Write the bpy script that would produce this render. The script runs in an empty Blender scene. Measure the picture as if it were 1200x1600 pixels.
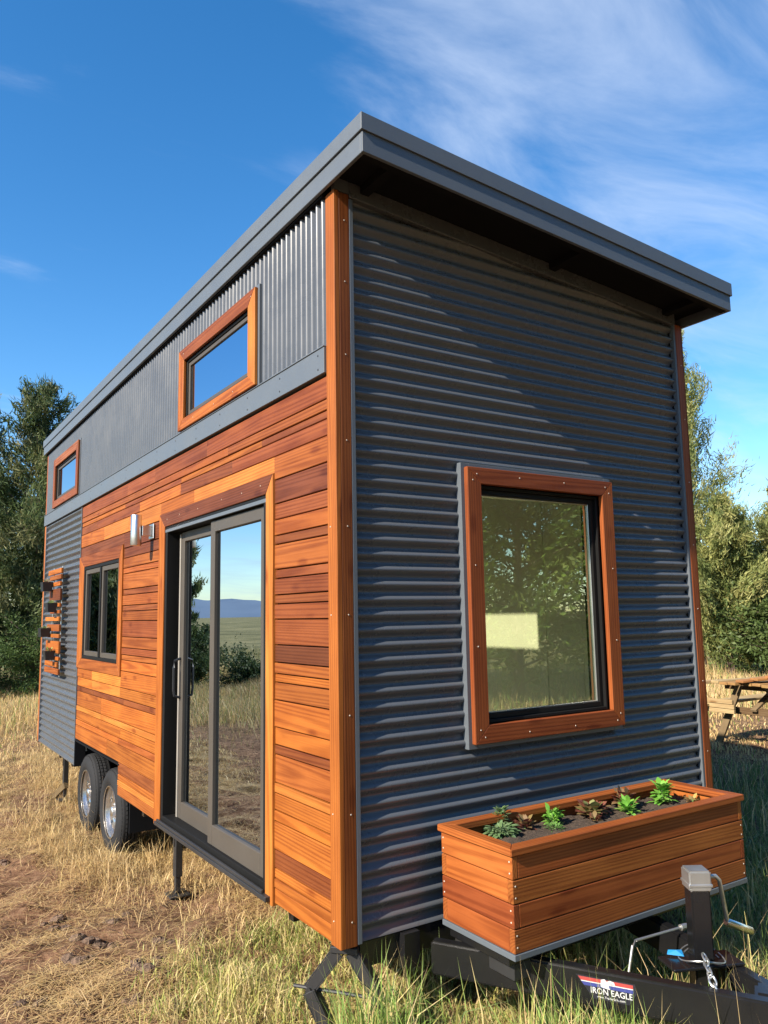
import bpy, bmesh, math, random
import numpy as np
from mathutils import Matrix, Vector
random.seed(7); RNG = np.random.default_rng(11)
R = math.radians
scene = bpy.context.scene
COL = scene.collection

# ------------------------------------------------------------------ camera
cam_d = bpy.data.cameras.new("camera"); cam = bpy.data.objects.new("camera", cam_d); COL.objects.link(cam)
cam_d.sensor_fit = 'HORIZONTAL'; cam_d.sensor_width = 36.0; cam_d.lens = 36.0 * 1222.34 / 1200.0
cam_d.clip_start = 0.05; cam_d.clip_end = 20000
_pit, _yaw, _rol = R(7.456), R(33.2546), R(-1.0125)
_f = Vector((math.sin(_yaw) * math.cos(_pit), math.cos(_yaw) * math.cos(_pit), math.sin(_pit)))
_r = Vector((math.cos(_yaw), -math.sin(_yaw), 0)); _u = _r.cross(_f)
_r2 = _r * math.cos(_rol) + _u * math.sin(_rol); _u2 = _u * math.cos(_rol) - _r * math.sin(_rol)
cm = Matrix((( _r2.x, _u2.x, -_f.x, -1.7045), (_r2.y, _u2.y, -_f.y, -2.9747), (_r2.z, _u2.z, -_f.z, 1.769), (0, 0, 0, 1)))
cam.matrix_world = cm
scene.camera = cam

# ------------------------------------------------------------------ sky
SUN_DIR = Vector((1.0, 0.135, -0.69)).normalized()      # direction the light travels
SUN_EL = math.asin(-SUN_DIR.z); SUN_ROT = math.atan2(-SUN_DIR.x, -SUN_DIR.y)
world = bpy.data.worlds.new("World"); scene.world = world; world.use_nodes = True
wn, wl = world.node_tree.nodes, world.node_tree.links
wn.clear()
def wnode(t, **k):
    n = wn.new(t)
    for a, v in k.items(): setattr(n, a, v)
    return n
sky = wnode('ShaderNodeTexSky', sky_type='NISHITA', sun_disc=False, sun_elevation=SUN_EL, sun_rotation=SUN_ROT % (2 * math.pi),
            altitude=600.0, air_density=1.0, dust_density=0.3, ozone_density=1.6)
bg1 = wnode('ShaderNodeBackground'); bg1.inputs['Strength'].default_value = 0.112
bg2 = wnode('ShaderNodeBackground'); bg2.inputs['Color'].default_value = (0.70, 0.81, 1.0, 1); bg2.inputs['Strength'].default_value = 0.56
tc = wnode('ShaderNodeTexCoord'); sep = wnode('ShaderNodeSeparateXYZ')
wl.new(tc.outputs['Generated'], sep.inputs[0])
def wmath(op, a, b=None, clamp=False):
    n = wnode('ShaderNodeMath', operation=op); n.use_clamp = clamp
    for i, v in enumerate((a, b)):
        if v is None: continue
        if isinstance(v, (int, float)): n.inputs[i].default_value = v
        else: wl.new(v, n.inputs[i])
    return n.outputs[0]
zz = wmath('ADD', wmath('MAXIMUM', sep.outputs[2], 0.0), 0.16)
comb = wnode('ShaderNodeCombineXYZ')
wl.new(wmath('DIVIDE', sep.outputs[0], zz), comb.inputs[0]); wl.new(wmath('DIVIDE', sep.outputs[1], zz), comb.inputs[1])
mapn = wnode('ShaderNodeMapping'); mapn.inputs['Rotation'].default_value = (0, 0, R(-38)); mapn.inputs['Scale'].default_value = (0.75, 1.5, 1); mapn.inputs['Location'].default_value = (3.1, 1.7, 0)
wl.new(comb.outputs[0], mapn.inputs[0])
n1 = wnode('ShaderNodeTexNoise'); n1.inputs['Scale'].default_value = 2.3; n1.inputs['Detail'].default_value = 9; n1.inputs['Roughness'].default_value = 0.58; n1.inputs['Distortion'].default_value = 0.5
n2 = wnode('ShaderNodeTexNoise'); n2.inputs['Scale'].default_value = 0.9; n2.inputs['Detail'].default_value = 3
wl.new(mapn.outputs[0], n1.inputs['Vector']); wl.new(comb.outputs[0], n2.inputs['Vector'])
# a bank of cirrus high on the right plus thin sparse cirrus all over the sky
dotn = wnode('ShaderNodeVectorMath', operation='DOT_PRODUCT'); wl.new(tc.outputs['Generated'], dotn.inputs[0])
_cd = Vector((math.sin(R(57)) * math.cos(R(36)), math.cos(R(57)) * math.cos(R(36)), math.sin(R(36))))
dotn.inputs[1].default_value = _cd
bank = wnode('ShaderNodeMapRange', interpolation_type='SMOOTHSTEP'); wl.new(dotn.outputs['Value'], bank.inputs[0])
bank.inputs[1].default_value = 0.86; bank.inputs[2].default_value = 1.0; bank.inputs[3].default_value = 0.0; bank.inputs[4].default_value = 0.26
low = wnode('ShaderNodeMapRange', interpolation_type='SMOOTHSTEP'); wl.new(sep.outputs[2], low.inputs[0])
low.inputs[1].default_value = 0.02; low.inputs[2].default_value = 0.45; low.inputs[3].default_value = 0.12; low.inputs[4].default_value = 0.0
thr = wmath('ADD', wmath('ADD', n1.outputs[0], bank.outputs[0]), wmath('ADD', low.outputs[0], wmath('MULTIPLY', wmath('SUBTRACT', n2.outputs[0], 0.5), 0.25)))
cm_ = wnode('ShaderNodeMapRange', interpolation_type='SMOOTHSTEP'); wl.new(thr, cm_.inputs[0])
cm_.inputs[1].default_value = 0.555; cm_.inputs[2].default_value = 1.02; cm_.inputs[3].default_value = 0.0; cm_.inputs[4].default_value = 0.56
mixw = wnode('ShaderNodeMixShader'); wo = wnode('ShaderNodeOutputWorld')
hsv = wnode('ShaderNodeHueSaturation'); hsv.inputs['Saturation'].default_value = 1.36; wl.new(sky.outputs[0], hsv.inputs['Color']); wl.new(hsv.outputs[0], bg1.inputs['Color'])
wl.new(cm_.outputs[0], mixw.inputs[0]); wl.new(bg1.outputs[0], mixw.inputs[1]); wl.new(bg2.outputs[0], mixw.inputs[2]); wl.new(mixw.outputs[0], wo.inputs['Surface'])

# ------------------------------------------------------------------ sun and exposure
sun_d = bpy.data.lights.new("sun", 'SUN'); sun_d.energy = 5.0; sun_d.angle = R(0.53); sun_d.color = (1.0, 0.89, 0.74)
sun = bpy.data.objects.new("sun", sun_d); COL.objects.link(sun)
sun.rotation_euler = SUN_DIR.to_track_quat('-Z', 'Y').to_euler(); sun.location = (-20, -3, 15)
vs = scene.view_settings
vs.view_transform = 'Standard'; vs.look = 'None'; vs.gamma = 1.0; vs.use_curve_mapping = False; vs.exposure = 1.12
scene.cycles.max_bounces = 6; scene.cycles.transparent_max_bounces = 8
scene.cycles.caustics_reflective = False; scene.cycles.caustics_refractive = False

# ------------------------------------------------------------------ helpers
WM = {}
def link(o, parent=None, mw=None):
    mw = mw or Matrix.Identity(4)
    COL.objects.link(o)
    WM[o.name] = mw.copy()
    if parent is not None:
        o.parent = parent
        o.matrix_basis = WM[parent.name].inverted() @ mw
    else:
        o.matrix_basis = mw
    return o
def tag(o, label=None, cat=None, group=None, kind=None):
    if label: o['label'] = label
    if cat: o['category'] = cat
    if group: o['group'] = group
    if kind: o['kind'] = kind
    return o
def empty(name, loc, label=None, cat=None, group=None):
    o = bpy.data.objects.new(name, None); o.empty_display_size = 0.1
    link(o, None, Matrix.Translation(loc)); return tag(o, label, cat, group)

class MB:
    def __init__(s): s.v = []; s.f = []
    def add(s, vs_, fs):
        k = len(s.v); s.v += [tuple(p) for p in vs_]; s.f += [tuple(i + k for i in f) for f in fs]; return s
    def box(s, lo, hi):
        x0, y0, z0 = lo; x1, y1, z1 = hi
        return s.add([(x0,y0,z0),(x1,y0,z0),(x1,y1,z0),(x0,y1,z0),(x0,y0,z1),(x1,y0,z1),(x1,y1,z1),(x0,y1,z1)],
                     [(0,3,2,1),(4,5,6,7),(0,1,5,4),(1,2,6,5),(2,3,7,6),(3,0,4,7)])
    def beam(s, p, q, w, h, up=(0,0,1)):
        p, q = Vector(p), Vector(q); d = (q - p).normalized(); up = Vector(up)
        a = d.cross(up).normalized() * w / 2; b = a.cross(d).normalized() * h / 2
        vv = [p-a-b, p+a-b, p+a+b, p-a+b, q-a-b, q+a-b, q+a+b, q-a+b]
        return s.add(vv, [(0,1,2,3),(7,6,5,4),(0,4,5,1),(1,5,6,2),(2,6,7,3),(3,7,4,0)])
    def tube(s, pts, r, n=8, closed=False):
        pts = [Vector(p) for p in pts]; rs = r if isinstance(r, (list, tuple)) else [r] * len(pts); rings = []
        m = len(pts)
        for i, p in enumerate(pts):
            if closed: d = pts[(i + 1) % m] - pts[(i - 1) % m]
            else: d = pts[min(i + 1, m - 1)] - pts[max(i - 1, 0)]
            d.normalize(); up = Vector((0,0,1)) if abs(d.z) < 0.9 else Vector((1,0,0))
            a = d.cross(up).normalized(); b = a.cross(d)
            rings.append([p + (a * math.cos(t) + b * math.sin(t)) * rs[i] for t in [2 * math.pi * k / n for k in range(n)]])
        vv = [q for rg in rings for q in rg]; ff = []
        for i in range(m if closed else m - 1):
            j = (i + 1) % m
            for k in range(n):
                k2 = (k + 1) % n; ff.append((i*n+k, i*n+k2, j*n+k2, j*n+k))
        if not closed: ff += [tuple(range(n))[::-1], tuple((m-1)*n + k for k in range(n))]
        return s.add(vv, ff)
    def lathe(s, prof, c, axis='x', n=32, close=False):
        vv = []; ff = []; m = len(prof)
        for k in range(n):
            t = 2 * math.pi * k / n; ct, st = math.cos(t), math.sin(t)
            for (r, h) in prof:
                if axis == 'x': vv.append((c[0] + h, c[1] + r * ct, c[2] + r * st))
                elif axis == 'y': vv.append((c[0] + r * ct, c[1] + h, c[2] + r * st))
                else: vv.append((c[0] + r * ct, c[1] + r * st, c[2] + h))
        for k in range(n):
            k2 = (k + 1) % n
            for i in range(m - 1 + (1 if close else 0)):
                i2 = (i + 1) % m; ff.append((k*m+i, k2*m+i, k2*m+i2, k*m+i2))
        return s.add(vv, ff)
    def build(s, name, mat, parent=None, smooth=False, bevel=0.0, mw=None, recalc=True, color=None, seg=1):
        me = bpy.data.meshes.new(name); bm = bmesh.new()
        vs_ = [bm.verts.new(p) for p in s.v]
        for f in s.f:
            try: bm.faces.new([vs_[i] for i in f])
            except ValueError: pass
        if recalc: bmesh.ops.recalc_face_normals(bm, faces=bm.faces[:])
        if bevel > 0:
            es = [e for e in bm.edges if len(e.link_faces) == 2 and e.calc_face_angle(0) > 0.5]
            bmesh.ops.bevel(bm, geom=es, offset=bevel, segments=seg, affect='EDGES', clamp_overlap=True)
        if smooth:
            for f in bm.faces: f.smooth = True
        bm.to_mesh(me); bm.free()
        if smooth: 
            try: me.set_sharp_from_angle(angle=R(40))
            except Exception: pass
        me.materials.append(mat)
        o = bpy.data.objects.new(name, me)
        if color: o.color = (color[0] * 0.67, color[1] * 0.635, color[2] * 0.46, 1)
        return link(o, parent, mw)

def mesh_np(name, V, F4=None, F3=None, mat=None, parent=None, cols=None, smooth=False):
    """fast mesh from numpy arrays"""
    me = bpy.data.meshes.new(name); nq = 0 if F4 is None else len(F4); nt = 0 if F3 is None else len(F3)
    me.vertices.add(len(V)); me.vertices.foreach_set('co', np.asarray(V, np.float32).ravel())
    li = np.concatenate([np.asarray(F, np.int32).ravel() for F in (F4, F3) if F is not None])
    me.loops.add(len(li)); me.loops.foreach_set('vertex_index', li)
    tot = np.concatenate([np.full(nq, 4, np.int32), np.full(nt, 3, np.int32)])
    st = np.concatenate([[0], np.cumsum(tot)[:-1]]).astype(np.int32)
    me.polygons.add(nq + nt); me.polygons.foreach_set('loop_start', st); me.polygons.foreach_set('loop_total', tot)
    if smooth: me.polygons.foreach_set('use_smooth', np.ones(nq + nt, bool))
    me.update(calc_edges=True)
    if cols is not None:
        at = me.color_attributes.new('col', 'FLOAT_COLOR', 'POINT')
        c4 = np.ones((len(V), 4), np.float32); c4[:, :3] = cols; at.data.foreach_set('color', c4.ravel())
    if mat: me.materials.append(mat)
    return link(bpy.data.objects.new(name, me), parent)

# ------------------------------------------------------------------ materials
def mk(name):
    m = bpy.data.materials.new(name); m.use_nodes = True; nt = m.node_tree
    b = nt.nodes['Principled BSDF']; return m, nt, b, nt.nodes, nt.links
def N(nt, t, ins=None, **k):
    n = nt.nodes.new(t)
    for a, v in k.items(): setattr(n, a, v)
    for a, v in (ins or {}).items():
        if hasattr(v, 'is_output'): nt.links.new(v, n.inputs[a])
        else: n.inputs[a].default_value = v
    return n
def ramp(nt, fac, stops):
    n = nt.nodes.new('ShaderNodeValToRGB'); nt.links.new(fac, n.inputs[0]); e = n.color_ramp.elements
    while len(e) < len(stops): e.new(0.5)
    for i, (p, c) in enumerate(stops): e[i].position = p; e[i].color = (*c, 1) if len(c) == 3 else c
    return n.outputs[0]
def bump(nt, b, h, strength, dist=0.01):
    n = N(nt, 'ShaderNodeBump', {'Strength': strength, 'Distance': dist, 'Height': h}); nt.links.new(n.outputs[0], b.inputs['Normal'])

def wood_mat(name, rough=0.42, coat=0.12, contrast=1.0):
    m, nt, b, n, l = mk(name)
    tcn = N(nt, 'ShaderNodeTexCoord'); oi = N(nt, 'ShaderNodeObjectInfo')
    rv = N(nt, 'ShaderNodeMath', {0: oi.outputs['Random'], 1: 37.0}, operation='MULTIPLY')
    ry = N(nt, 'ShaderNodeMath', {0: oi.outputs['Random'], 1: 913.7}, operation='MULTIPLY'); ry2 = N(nt, 'ShaderNodeMath', {0: ry.outputs[0]}, operation='FRACT')
    rz = N(nt, 'ShaderNodeMath', {0: ry2.outputs[0], 1: 0.22, 2: -0.11}, operation='MULTIPLY_ADD')
    off = N(nt, 'ShaderNodeCombineXYZ', {0: rv.outputs[0], 1: 0.05, 2: rz.outputs[0]})
    wob = N(nt, 'ShaderNodeTexNoise', {'Vector': tcn.outputs['Object'], 'Scale': 2.3, 'Detail': 2.0})
    p0 = N(nt, 'ShaderNodeVectorMath', {0: tcn.outputs['Object'], 1: off.outputs[0]}, operation='ADD')
    # growth rings cut at a low angle: cathedral figure
    mp = N(nt, 'ShaderNodeMapping', {'Vector': p0.outputs[0], 'Scale': (0.022, 1.0, 1.0)})
    wv = N(nt, 'ShaderNodeTexNoise', {'Vector': mp.outputs[0], 'Scale': 9.0, 'Detail': 2.0, 'Roughness': 0.5})
    wvv = N(nt, 'ShaderNodeVectorMath', {0: wv.outputs['Color'], 'Scale': 0.045}, operation='SCALE')
    mp2 = N(nt, 'ShaderNodeVectorMath', {0: mp.outputs[0], 1: wvv.outputs[0]}, operation='ADD')
    sp = N(nt, 'ShaderNodeSeparateXYZ', {0: mp2.outputs[0]})
    sx = N(nt, 'ShaderNodeMath', {0: sp.outputs[0], 1: 0.9}, operation='MULTIPLY'); fx = N(nt, 'ShaderNodeMath', {0: sx.outputs[0], 1: 0.12}, operation='PINGPONG')
    cv = N(nt, 'ShaderNodeCombineXYZ', {0: fx.outputs[0], 1: sp.outputs[1], 2: sp.outputs[2]})
    ln = N(nt, 'ShaderNodeVectorMath', {0: cv.outputs[0]}, operation='LENGTH')
    ph = N(nt, 'ShaderNodeMath', {0: ln.outputs['Value'], 1: 620.0}, operation='MULTIPLY')
    sn = N(nt, 'ShaderNodeMath', {0: ph.outputs[0]}, operation='SINE')
    ring = N(nt, 'ShaderNodeMapRange', {0: sn.outputs[0], 1: -0.6, 2: 1.0, 3: 0.0, 4: 1.0}, interpolation_type='SMOOTHSTEP')
    mp3 = N(nt, 'ShaderNodeMapping', {'Vector': p0.outputs[0], 'Scale': (2.0, 120.0, 120.0)})
    fine = N(nt, 'ShaderNodeTexNoise', {'Vector': mp3.outputs[0], 'Scale': 1.0, 'Detail': 4.0, 'Roughness': 0.65})
    mp4 = N(nt, 'ShaderNodeMapping', {'Vector': p0.outputs[0], 'Scale': (3.0, 9.0, 9.0)})
    blot = N(nt, 'ShaderNodeTexNoise', {'Vector': mp4.outputs[0], 'Scale': 1.0, 'Detail': 3.0})
    mp5 = N(nt, 'ShaderNodeMapping', {'Vector': p0.outputs[0], 'Scale': (2.6, 7.0, 7.0)})
    kn = N(nt, 'ShaderNodeTexVoronoi', {'Vector': mp5.outputs[0], 'Scale': 1.0}, feature='F1')
    knot = N(nt, 'ShaderNodeMapRange', {0: kn.outputs['Distance'], 1: 0.06, 2: 0.20, 3: 1.0, 4: 0.0}, interpolation_type='SMOOTHSTEP')
    # combine to a darkness factor
    a = N(nt, 'ShaderNodeMath', {0: ring.outputs[0], 1: 0.42 * contrast}, operation='MULTIPLY')
    f2 = N(nt, 'ShaderNodeMapRange', {0: fine.outputs[0], 1: 0.3, 2: 0.75, 3: 0.0, 4: 0.38 * contrast})
    b2 = N(nt, 'ShaderNodeMapRange', {0: blot.outputs[0], 1: 0.3, 2: 0.75, 3: -0.15, 4: 0.30})
    k2 = N(nt, 'ShaderNodeMath', {0: knot.outputs[0], 1: 0.45}, operation='MULTIPLY')
    s1 = N(nt, 'ShaderNodeMath', {0: a.outputs[0], 1: f2.outputs[0]}, operation='ADD'); s2 = N(nt, 'ShaderNodeMath', {0: s1.outputs[0], 1: b2.outputs[0]}, operation='ADD')
    s3 = N(nt, 'ShaderNodeMath', {0: s2.outputs[0], 1: k2.outputs[0]}, operation='ADD', use_clamp=True)
    dk = N(nt, 'ShaderNodeMix', {'Factor': 1.0, 'A': oi.outputs['Color'], 'B': (0.40, 0.27, 0.20, 1)}, data_type='RGBA', blend_type='MULTIPLY')
    for s_ in dk.inputs:
        pass
    dk.inputs[0].default_value = 1.0
    l.new(oi.outputs['Color'], dk.inputs[6]); dk.inputs[7].default_value = (0.42, 0.28, 0.20, 1)
    mx = N(nt, 'ShaderNodeMix', data_type='RGBA'); l.new(s3.outputs[0], mx.inputs[0]); l.new(oi.outputs['Color'], mx.inputs[6]); l.new(dk.outputs[2], mx.inputs[7])
    l.new(mx.outputs[2], b.inputs['Base Color'])
    ro = N(nt, 'ShaderNodeMapRange', {0: fine.outputs[0], 1: 0.3, 2: 0.7, 3: rough - 0.05, 4: rough + 0.14}); l.new(ro.outputs[0], b.inputs['Roughness'])
    b.inputs['Coat Weight'].default_value = coat; b.inputs['Coat Roughness'].default_value = 0.32
    b.inputs['Specular IOR Level'].default_value = 0.22
    bump(nt, b, s1.outputs[0], 0.12, 0.003)
    return m
M = {}
M['wood'] = wood_mat('stained_cedar', 0.56, 0.03, 0.95)
M['oldwood'] = wood_mat('weathered_wood', 0.75, 0.0, 0.8)

def metal_paint(name, col, rough, var=0.15, spec=0.5, wavy=0.0):
    m, nt, b, n, l = mk(name)
    tcn = N(nt, 'ShaderNodeTexCoord')
    nz = N(nt, 'ShaderNodeTexNoise', {'Vector': tcn.outputs['Object'], 'Scale': 3.0, 'Detail': 6.0, 'Roughness': 0.7})
    c = ramp(nt, nz.outputs[0], [(0.3, tuple(x * (1 - var) for x in col)), (0.7, tuple(x * (1 + var) for x in col))])
    l.new(c, b.inputs['Base Color'])
    ro = N(nt, 'ShaderNodeMapRange', {0: nz.outputs[0], 1: 0.3, 2: 0.7, 3: rough - 0.06, 4: rough + 0.08}); l.new(ro.outputs[0], b.inputs['Roughness'])
    b.inputs['Specular IOR Level'].default_value = spec
    if wavy:      # slight oil-canning of thin sheet
        nw = N(nt, 'ShaderNodeTexNoise', {'Vector': tcn.outputs['Object'], 'Scale': 1.6, 'Detail': 1.0}); bump(nt, b, nw.outputs[0], wavy, 0.04)
    return m
M['slate'] = metal_paint('slate_painted_steel', (0.080, 0.088, 0.100), 0.27, 0.03, 0.5, 0.03)
M['fascia'] = metal_paint('slate_fascia_steel', (0.095, 0.110, 0.127), 0.45, 0.05, 0.4, 0.06)
M['membrane'] = metal_paint('black_membrane', (0.009, 0.0095, 0.011), 0.9, 0.1, 0.08)
M['black'] = metal_paint('black_gloss_steel', (0.010, 0.010, 0.011), 0.22)
M['blackmat'] = metal_paint('black_worn_steel', (0.022, 0.022, 0.023), 0.45)
M['bronze'] = metal_paint('bronze_frame', (0.068, 0.059, 0.049), 0.48, 0.06, 0.3)
M['bronzedark'] = metal_paint('dark_frame', (0.009, 0.009, 0.009), 0.55, 0.06, 0.15)
M['rubber'] = metal_paint('tyre_rubber', (0.020, 0.0205, 0.022), 0.75, 0.3, 0.2)
M['chrome'] = metal_paint('chrome', (0.66, 0.64, 0.62), 0.30, 0.06); M['chrome'].node_tree.nodes['Principled BSDF'].inputs['Metallic'].default_value = 1
M['steel'] = metal_paint('brushed_steel', (0.62, 0.60, 0.58), 0.28, 0.05); M['steel'].node_tree.nodes['Principled BSDF'].inputs['Metallic'].default_value = 1
M['zinc'] = metal_paint('zinc_plated', (0.50, 0.50, 0.49), 0.36, 0.12); M['zinc'].node_tree.nodes['Principled BSDF'].inputs['Metallic'].default_value = 0.85
M['white'] = metal_paint('white_panel', (0.82, 0.81, 0.77), 0.6, 0.03)
M['floorwood'] = metal_paint('interior_floor', (0.36, 0.30, 0.20), 0.5, 0.15)
M['strip'] = metal_paint('pale_weather_strip', (0.24, 0.22, 0.19), 0.6, 0.1)
M['screw'] = metal_paint('screw_head', (0.50, 0.44, 0.36), 0.35, 0.05)
M['blackscrew'] = metal_paint('dark_screw_head', (0.03, 0.032, 0.036), 0.4, 0.05)
M['pot'] = metal_paint('black_pot', (0.014, 0.015, 0.018), 0.4, 0.1)
M['bluewrap'] = metal_paint('blue_wrapper', (0.02, 0.22, 0.50), 0.4, 0.1)
M['decal'] = metal_paint('decal_black', (0.02, 0.02, 0.028), 0.3, 0.0)
M['decalwhite'] = metal_paint('decal_white', (0.5, 0.5, 0.5), 0.4, 0.0)
M['decalred'] = metal_paint('decal_red', (0.34, 0.05, 0.045), 0.4, 0.0)
M['decalblue'] = metal_paint('decal_blue', (0.04, 0.05, 0.20), 0.4, 0.0)

def glass_mat(name, tint, refl, base=0.12, gain=1.5):
    m, nt, b, n, l = mk(name); n.remove(b); out = n['Material Output']
    fr = N(nt, 'ShaderNodeFresnel', {'IOR': 1.5})
    fac = N(nt, 'ShaderNodeMath', {0: fr.outputs[0], 1: gain, 2: base}, operation='MULTIPLY_ADD', use_clamp=True)
    t = N(nt, 'ShaderNodeBsdfTransparent', {'Color': (*tint, 1)}); g = N(nt, 'ShaderNodeBsdfGlossy', {'Color': (*refl, 1), 'Roughness': 0.0})
    mx = N(nt, 'ShaderNodeMixShader', {0: fac.outputs[0], 1: t.outputs[0], 2: g.outputs[0]}); l.new(mx.outputs[0], out.inputs['Surface'])
    return m
M['glass'] = glass_mat('coated_glass', (0.72, 0.76, 0.60), (0.52, 0.61, 0.70), 0.14, 1.6)
M['glassg'] = glass_mat('green_glass', (0.84, 0.89, 0.70), (0.84, 0.95, 0.78), 0.24, 1.5)

def leaf_mat(name, trans=0.35, rough=0.55, gain=1.0):
    m, nt, b, n, l = mk(name)
    at = N(nt, 'ShaderNodeAttribute', attribute_name='col'); out = n['Material Output']
    l.new(at.outputs['Color'], b.inputs['Base Color']); b.inputs['Roughness'].default_value = rough; b.inputs['Specular IOR Level'].default_value = 0.3
    tr = N(nt, 'ShaderNodeBsdfTranslucent', {'Color': at.outputs['Color']})
    mx = N(nt, 'ShaderNodeMixShader', {0: trans, 1: b.outputs[0], 2: tr.outputs[0]}); l.new(mx.outputs[0], out.inputs['Surface'])
    return m
M['leaf'] = leaf_mat('foliage'); M['grass'] = leaf_mat('grass_blades', 0.30, 0.5)
m, nt, b, n, l = mk('bark'); tcn = N(nt, 'ShaderNodeTexCoord'); mp = N(nt, 'ShaderNodeMapping', {'Vector': tcn.outputs['Object'], 'Scale': (8, 8, 1.5)})
nz = N(nt, 'ShaderNodeTexNoise', {'Vector': mp.outputs[0], 'Scale': 2.0, 'Detail': 6.0}); l.new(ramp(nt, nz.outputs[0], [(0.3, (0.05, 0.035, 0.025)), (0.7, (0.17, 0.13, 0.10))]), b.inputs['Base Color'])
b.inputs['Roughness'].default_value = 0.9; bump(nt, b, nz.outputs[0], 0.8, 0.05); M['bark'] = m
m, nt, b, n, l = mk('planting_soil'); tcn = N(nt, 'ShaderNodeTexCoord')
nz = N(nt, 'ShaderNodeTexNoise', {'Vector': tcn.outputs['Object'], 'Scale': 60.0, 'Detail': 8.0, 'Roughness': 0.8})
l.new(ramp(nt, nz.outputs[0], [(0.35, (0.03, 0.02, 0.014)), (0.6, (0.11, 0.075, 0.05)), (0.72, (0.32, 0.26, 0.2))]), b.inputs['Base Color']); b.inputs['Roughness'].default_value = 0.95
bump(nt, b, nz.outputs[0], 1.0, 0.02); M['soil'] = m
# ground: bare trodden earth with straw in front of the house, dry meadow beyond
m, nt, b, n, l = mk('dry_earth'); ge = N(nt, 'ShaderNodeNewGeometry'); P = ge.outputs['Position']
a1 = N(nt, 'ShaderNodeTexNoise', {'Vector': P, 'Scale': 1.3, 'Detail': 6.0, 'Roughness': 0.65})
a2 = N(nt, 'ShaderNodeTexNoise', {'Vector': P, 'Scale': 16.0, 'Detail': 8.0, 'Roughness': 0.75})
a3 = N(nt, 'ShaderNodeTexNoise', {'Vector': P, 'Scale': 90.0, 'Detail': 4.0, 'Roughness': 0.7})
e1 = ramp(nt, a2.outputs[0], [(0.34, (0.085, 0.048, 0.030)), (0.48, (0.26, 0.152, 0.092)), (0.64, (0.42, 0.275, 0.172))])
e2 = ramp(nt, a1.outputs[0], [(0.35, (0.62, 0.60, 0.58)), (0.65, (1.1, 1.05, 1.0))])
em = N(nt, 'ShaderNodeMix', data_type='RGBA', blend_type='MULTIPLY'); em.inputs[0].default_value = 1.0; l.new(e1, em.inputs[6]); l.new(e2, em.inputs[7])
f1 = N(nt, 'ShaderNodeTexNoise', {'Vector': P, 'Scale': 0.12, 'Detail': 8.0, 'Roughness': 0.7})
fc = ramp(nt, f1.outputs[0], [(0.32, (0.09, 0.085, 0.035)), (0.5, (0.22, 0.19, 0.085)), (0.68, (0.33, 0.27, 0.13))])
ln = N(nt, 'ShaderNodeVectorMath', {0: P}, operation='LENGTH'); fm = N(nt, 'ShaderNodeMapRange', {0: ln.outputs['Value'], 1: 9.0, 2: 22.0, 3: 0.0, 4: 1.0})
gm = N(nt, 'ShaderNodeMix', data_type='RGBA'); l.new(fm.outputs[0], gm.inputs[0]); l.new(em.outputs[2], gm.inputs[6]); l.new(fc, gm.inputs[7]); l.new(gm.outputs[2], b.inputs['Base Color'])
b.inputs['Roughness'].default_value = 0.95; b.inputs['Specular IOR Level'].default_value = 0.1
hs = N(nt, 'ShaderNodeMath', {0: a3.outputs[0], 1: 0.35, 2: a2.outputs[0]}, operation='MULTIPLY_ADD'); bump(nt, b, hs.outputs[0], 1.0, 0.05); M['earth'] = m
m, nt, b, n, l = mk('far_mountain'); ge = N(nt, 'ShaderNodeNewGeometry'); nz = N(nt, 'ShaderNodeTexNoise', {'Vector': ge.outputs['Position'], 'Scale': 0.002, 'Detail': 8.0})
l.new(ramp(nt, nz.outputs[0], [(0.3, (0.10, 0.15, 0.22)), (0.7, (0.14, 0.19, 0.26))]), b.inputs['Base Color']); b.inputs['Roughness'].default_value = 1.0; M['mount'] = m  # blue of distance haze is put into the base colour

# ------------------------------------------------------------------ terrain
def S(x, a, b):
    t = np.clip((x - a) / (b - a), 0, 1); return t * t * (3 - 2 * t)
_ph = RNG.uniform(0, 6.28, (24, 2)); _fr = RNG.normal(0, 1, (24, 2))
def wobble(x, y, fmin, fmax, k0, k1):
    z = 0
    for i in range(k0, k1):
        fr = fmin + (fmax - fmin) * (i - k0) / max(1, k1 - k0 - 1); d = _fr[i] / np.linalg.norm(_fr[i])
        z = z + np.sin((x * d[0] + y * d[1]) * fr + _ph[i, 0]) * (fmin / fr) ** 0.7
    return z
def ground_z(x, y):
    x = np.asarray(x, float); y = np.asarray(y, float); r = np.hypot(x, y)
    z = -0.13 * S(y, 0.8, 3.6) * (1 - S(x, 2.0, 5.0))
    z = z + 0.012 * wobble(x, y, 1.8, 7.0, 0, 10) * (1 - S(r, 20, 40))
    z = z + 0.010 * wobble(x, y, 9.0, 26.0, 10, 18) * (1 - S(r, 8, 14))
    z = z + 0.10 * wobble(x, y, 0.10, 0.35, 18, 24) * S(r, 14, 40)
    return z - 0.02
def axis_lines(lo, hi, step, ext):
    a = list(np.arange(lo, hi, step)); s = step; p = a[-1]; q = a[0]; up = []; dn = []
    while p < ext: s *= 1.12; p += s; up.append(p)
    s = step
    while q > -ext: s *= 1.12; q -= s; dn.append(q)
    return np.array(dn[::-1] + a + up)
gx = axis_lines(-4.0, 4.5, 0.045, 6000); gy = axis_lines(-2.0, 8.5, 0.06, 6000)
GX, GY = np.meshgrid(gx, gy, indexing='ij'); GZ = ground_z(GX, GY)
V = np.stack([GX, GY, GZ], -1).reshape(-1, 3); ny = len(gy); ii, jj = np.meshgrid(np.arange(len(gx) - 1), np.arange(ny - 1), indexing='ij')
k = (ii * ny + jj).ravel(); F = np.stack([k, k + ny, k + ny + 1, k + 1], -1)
g = mesh_np('ground', V, F, None, M['earth'], smooth=True); tag(g, kind='structure')
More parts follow.
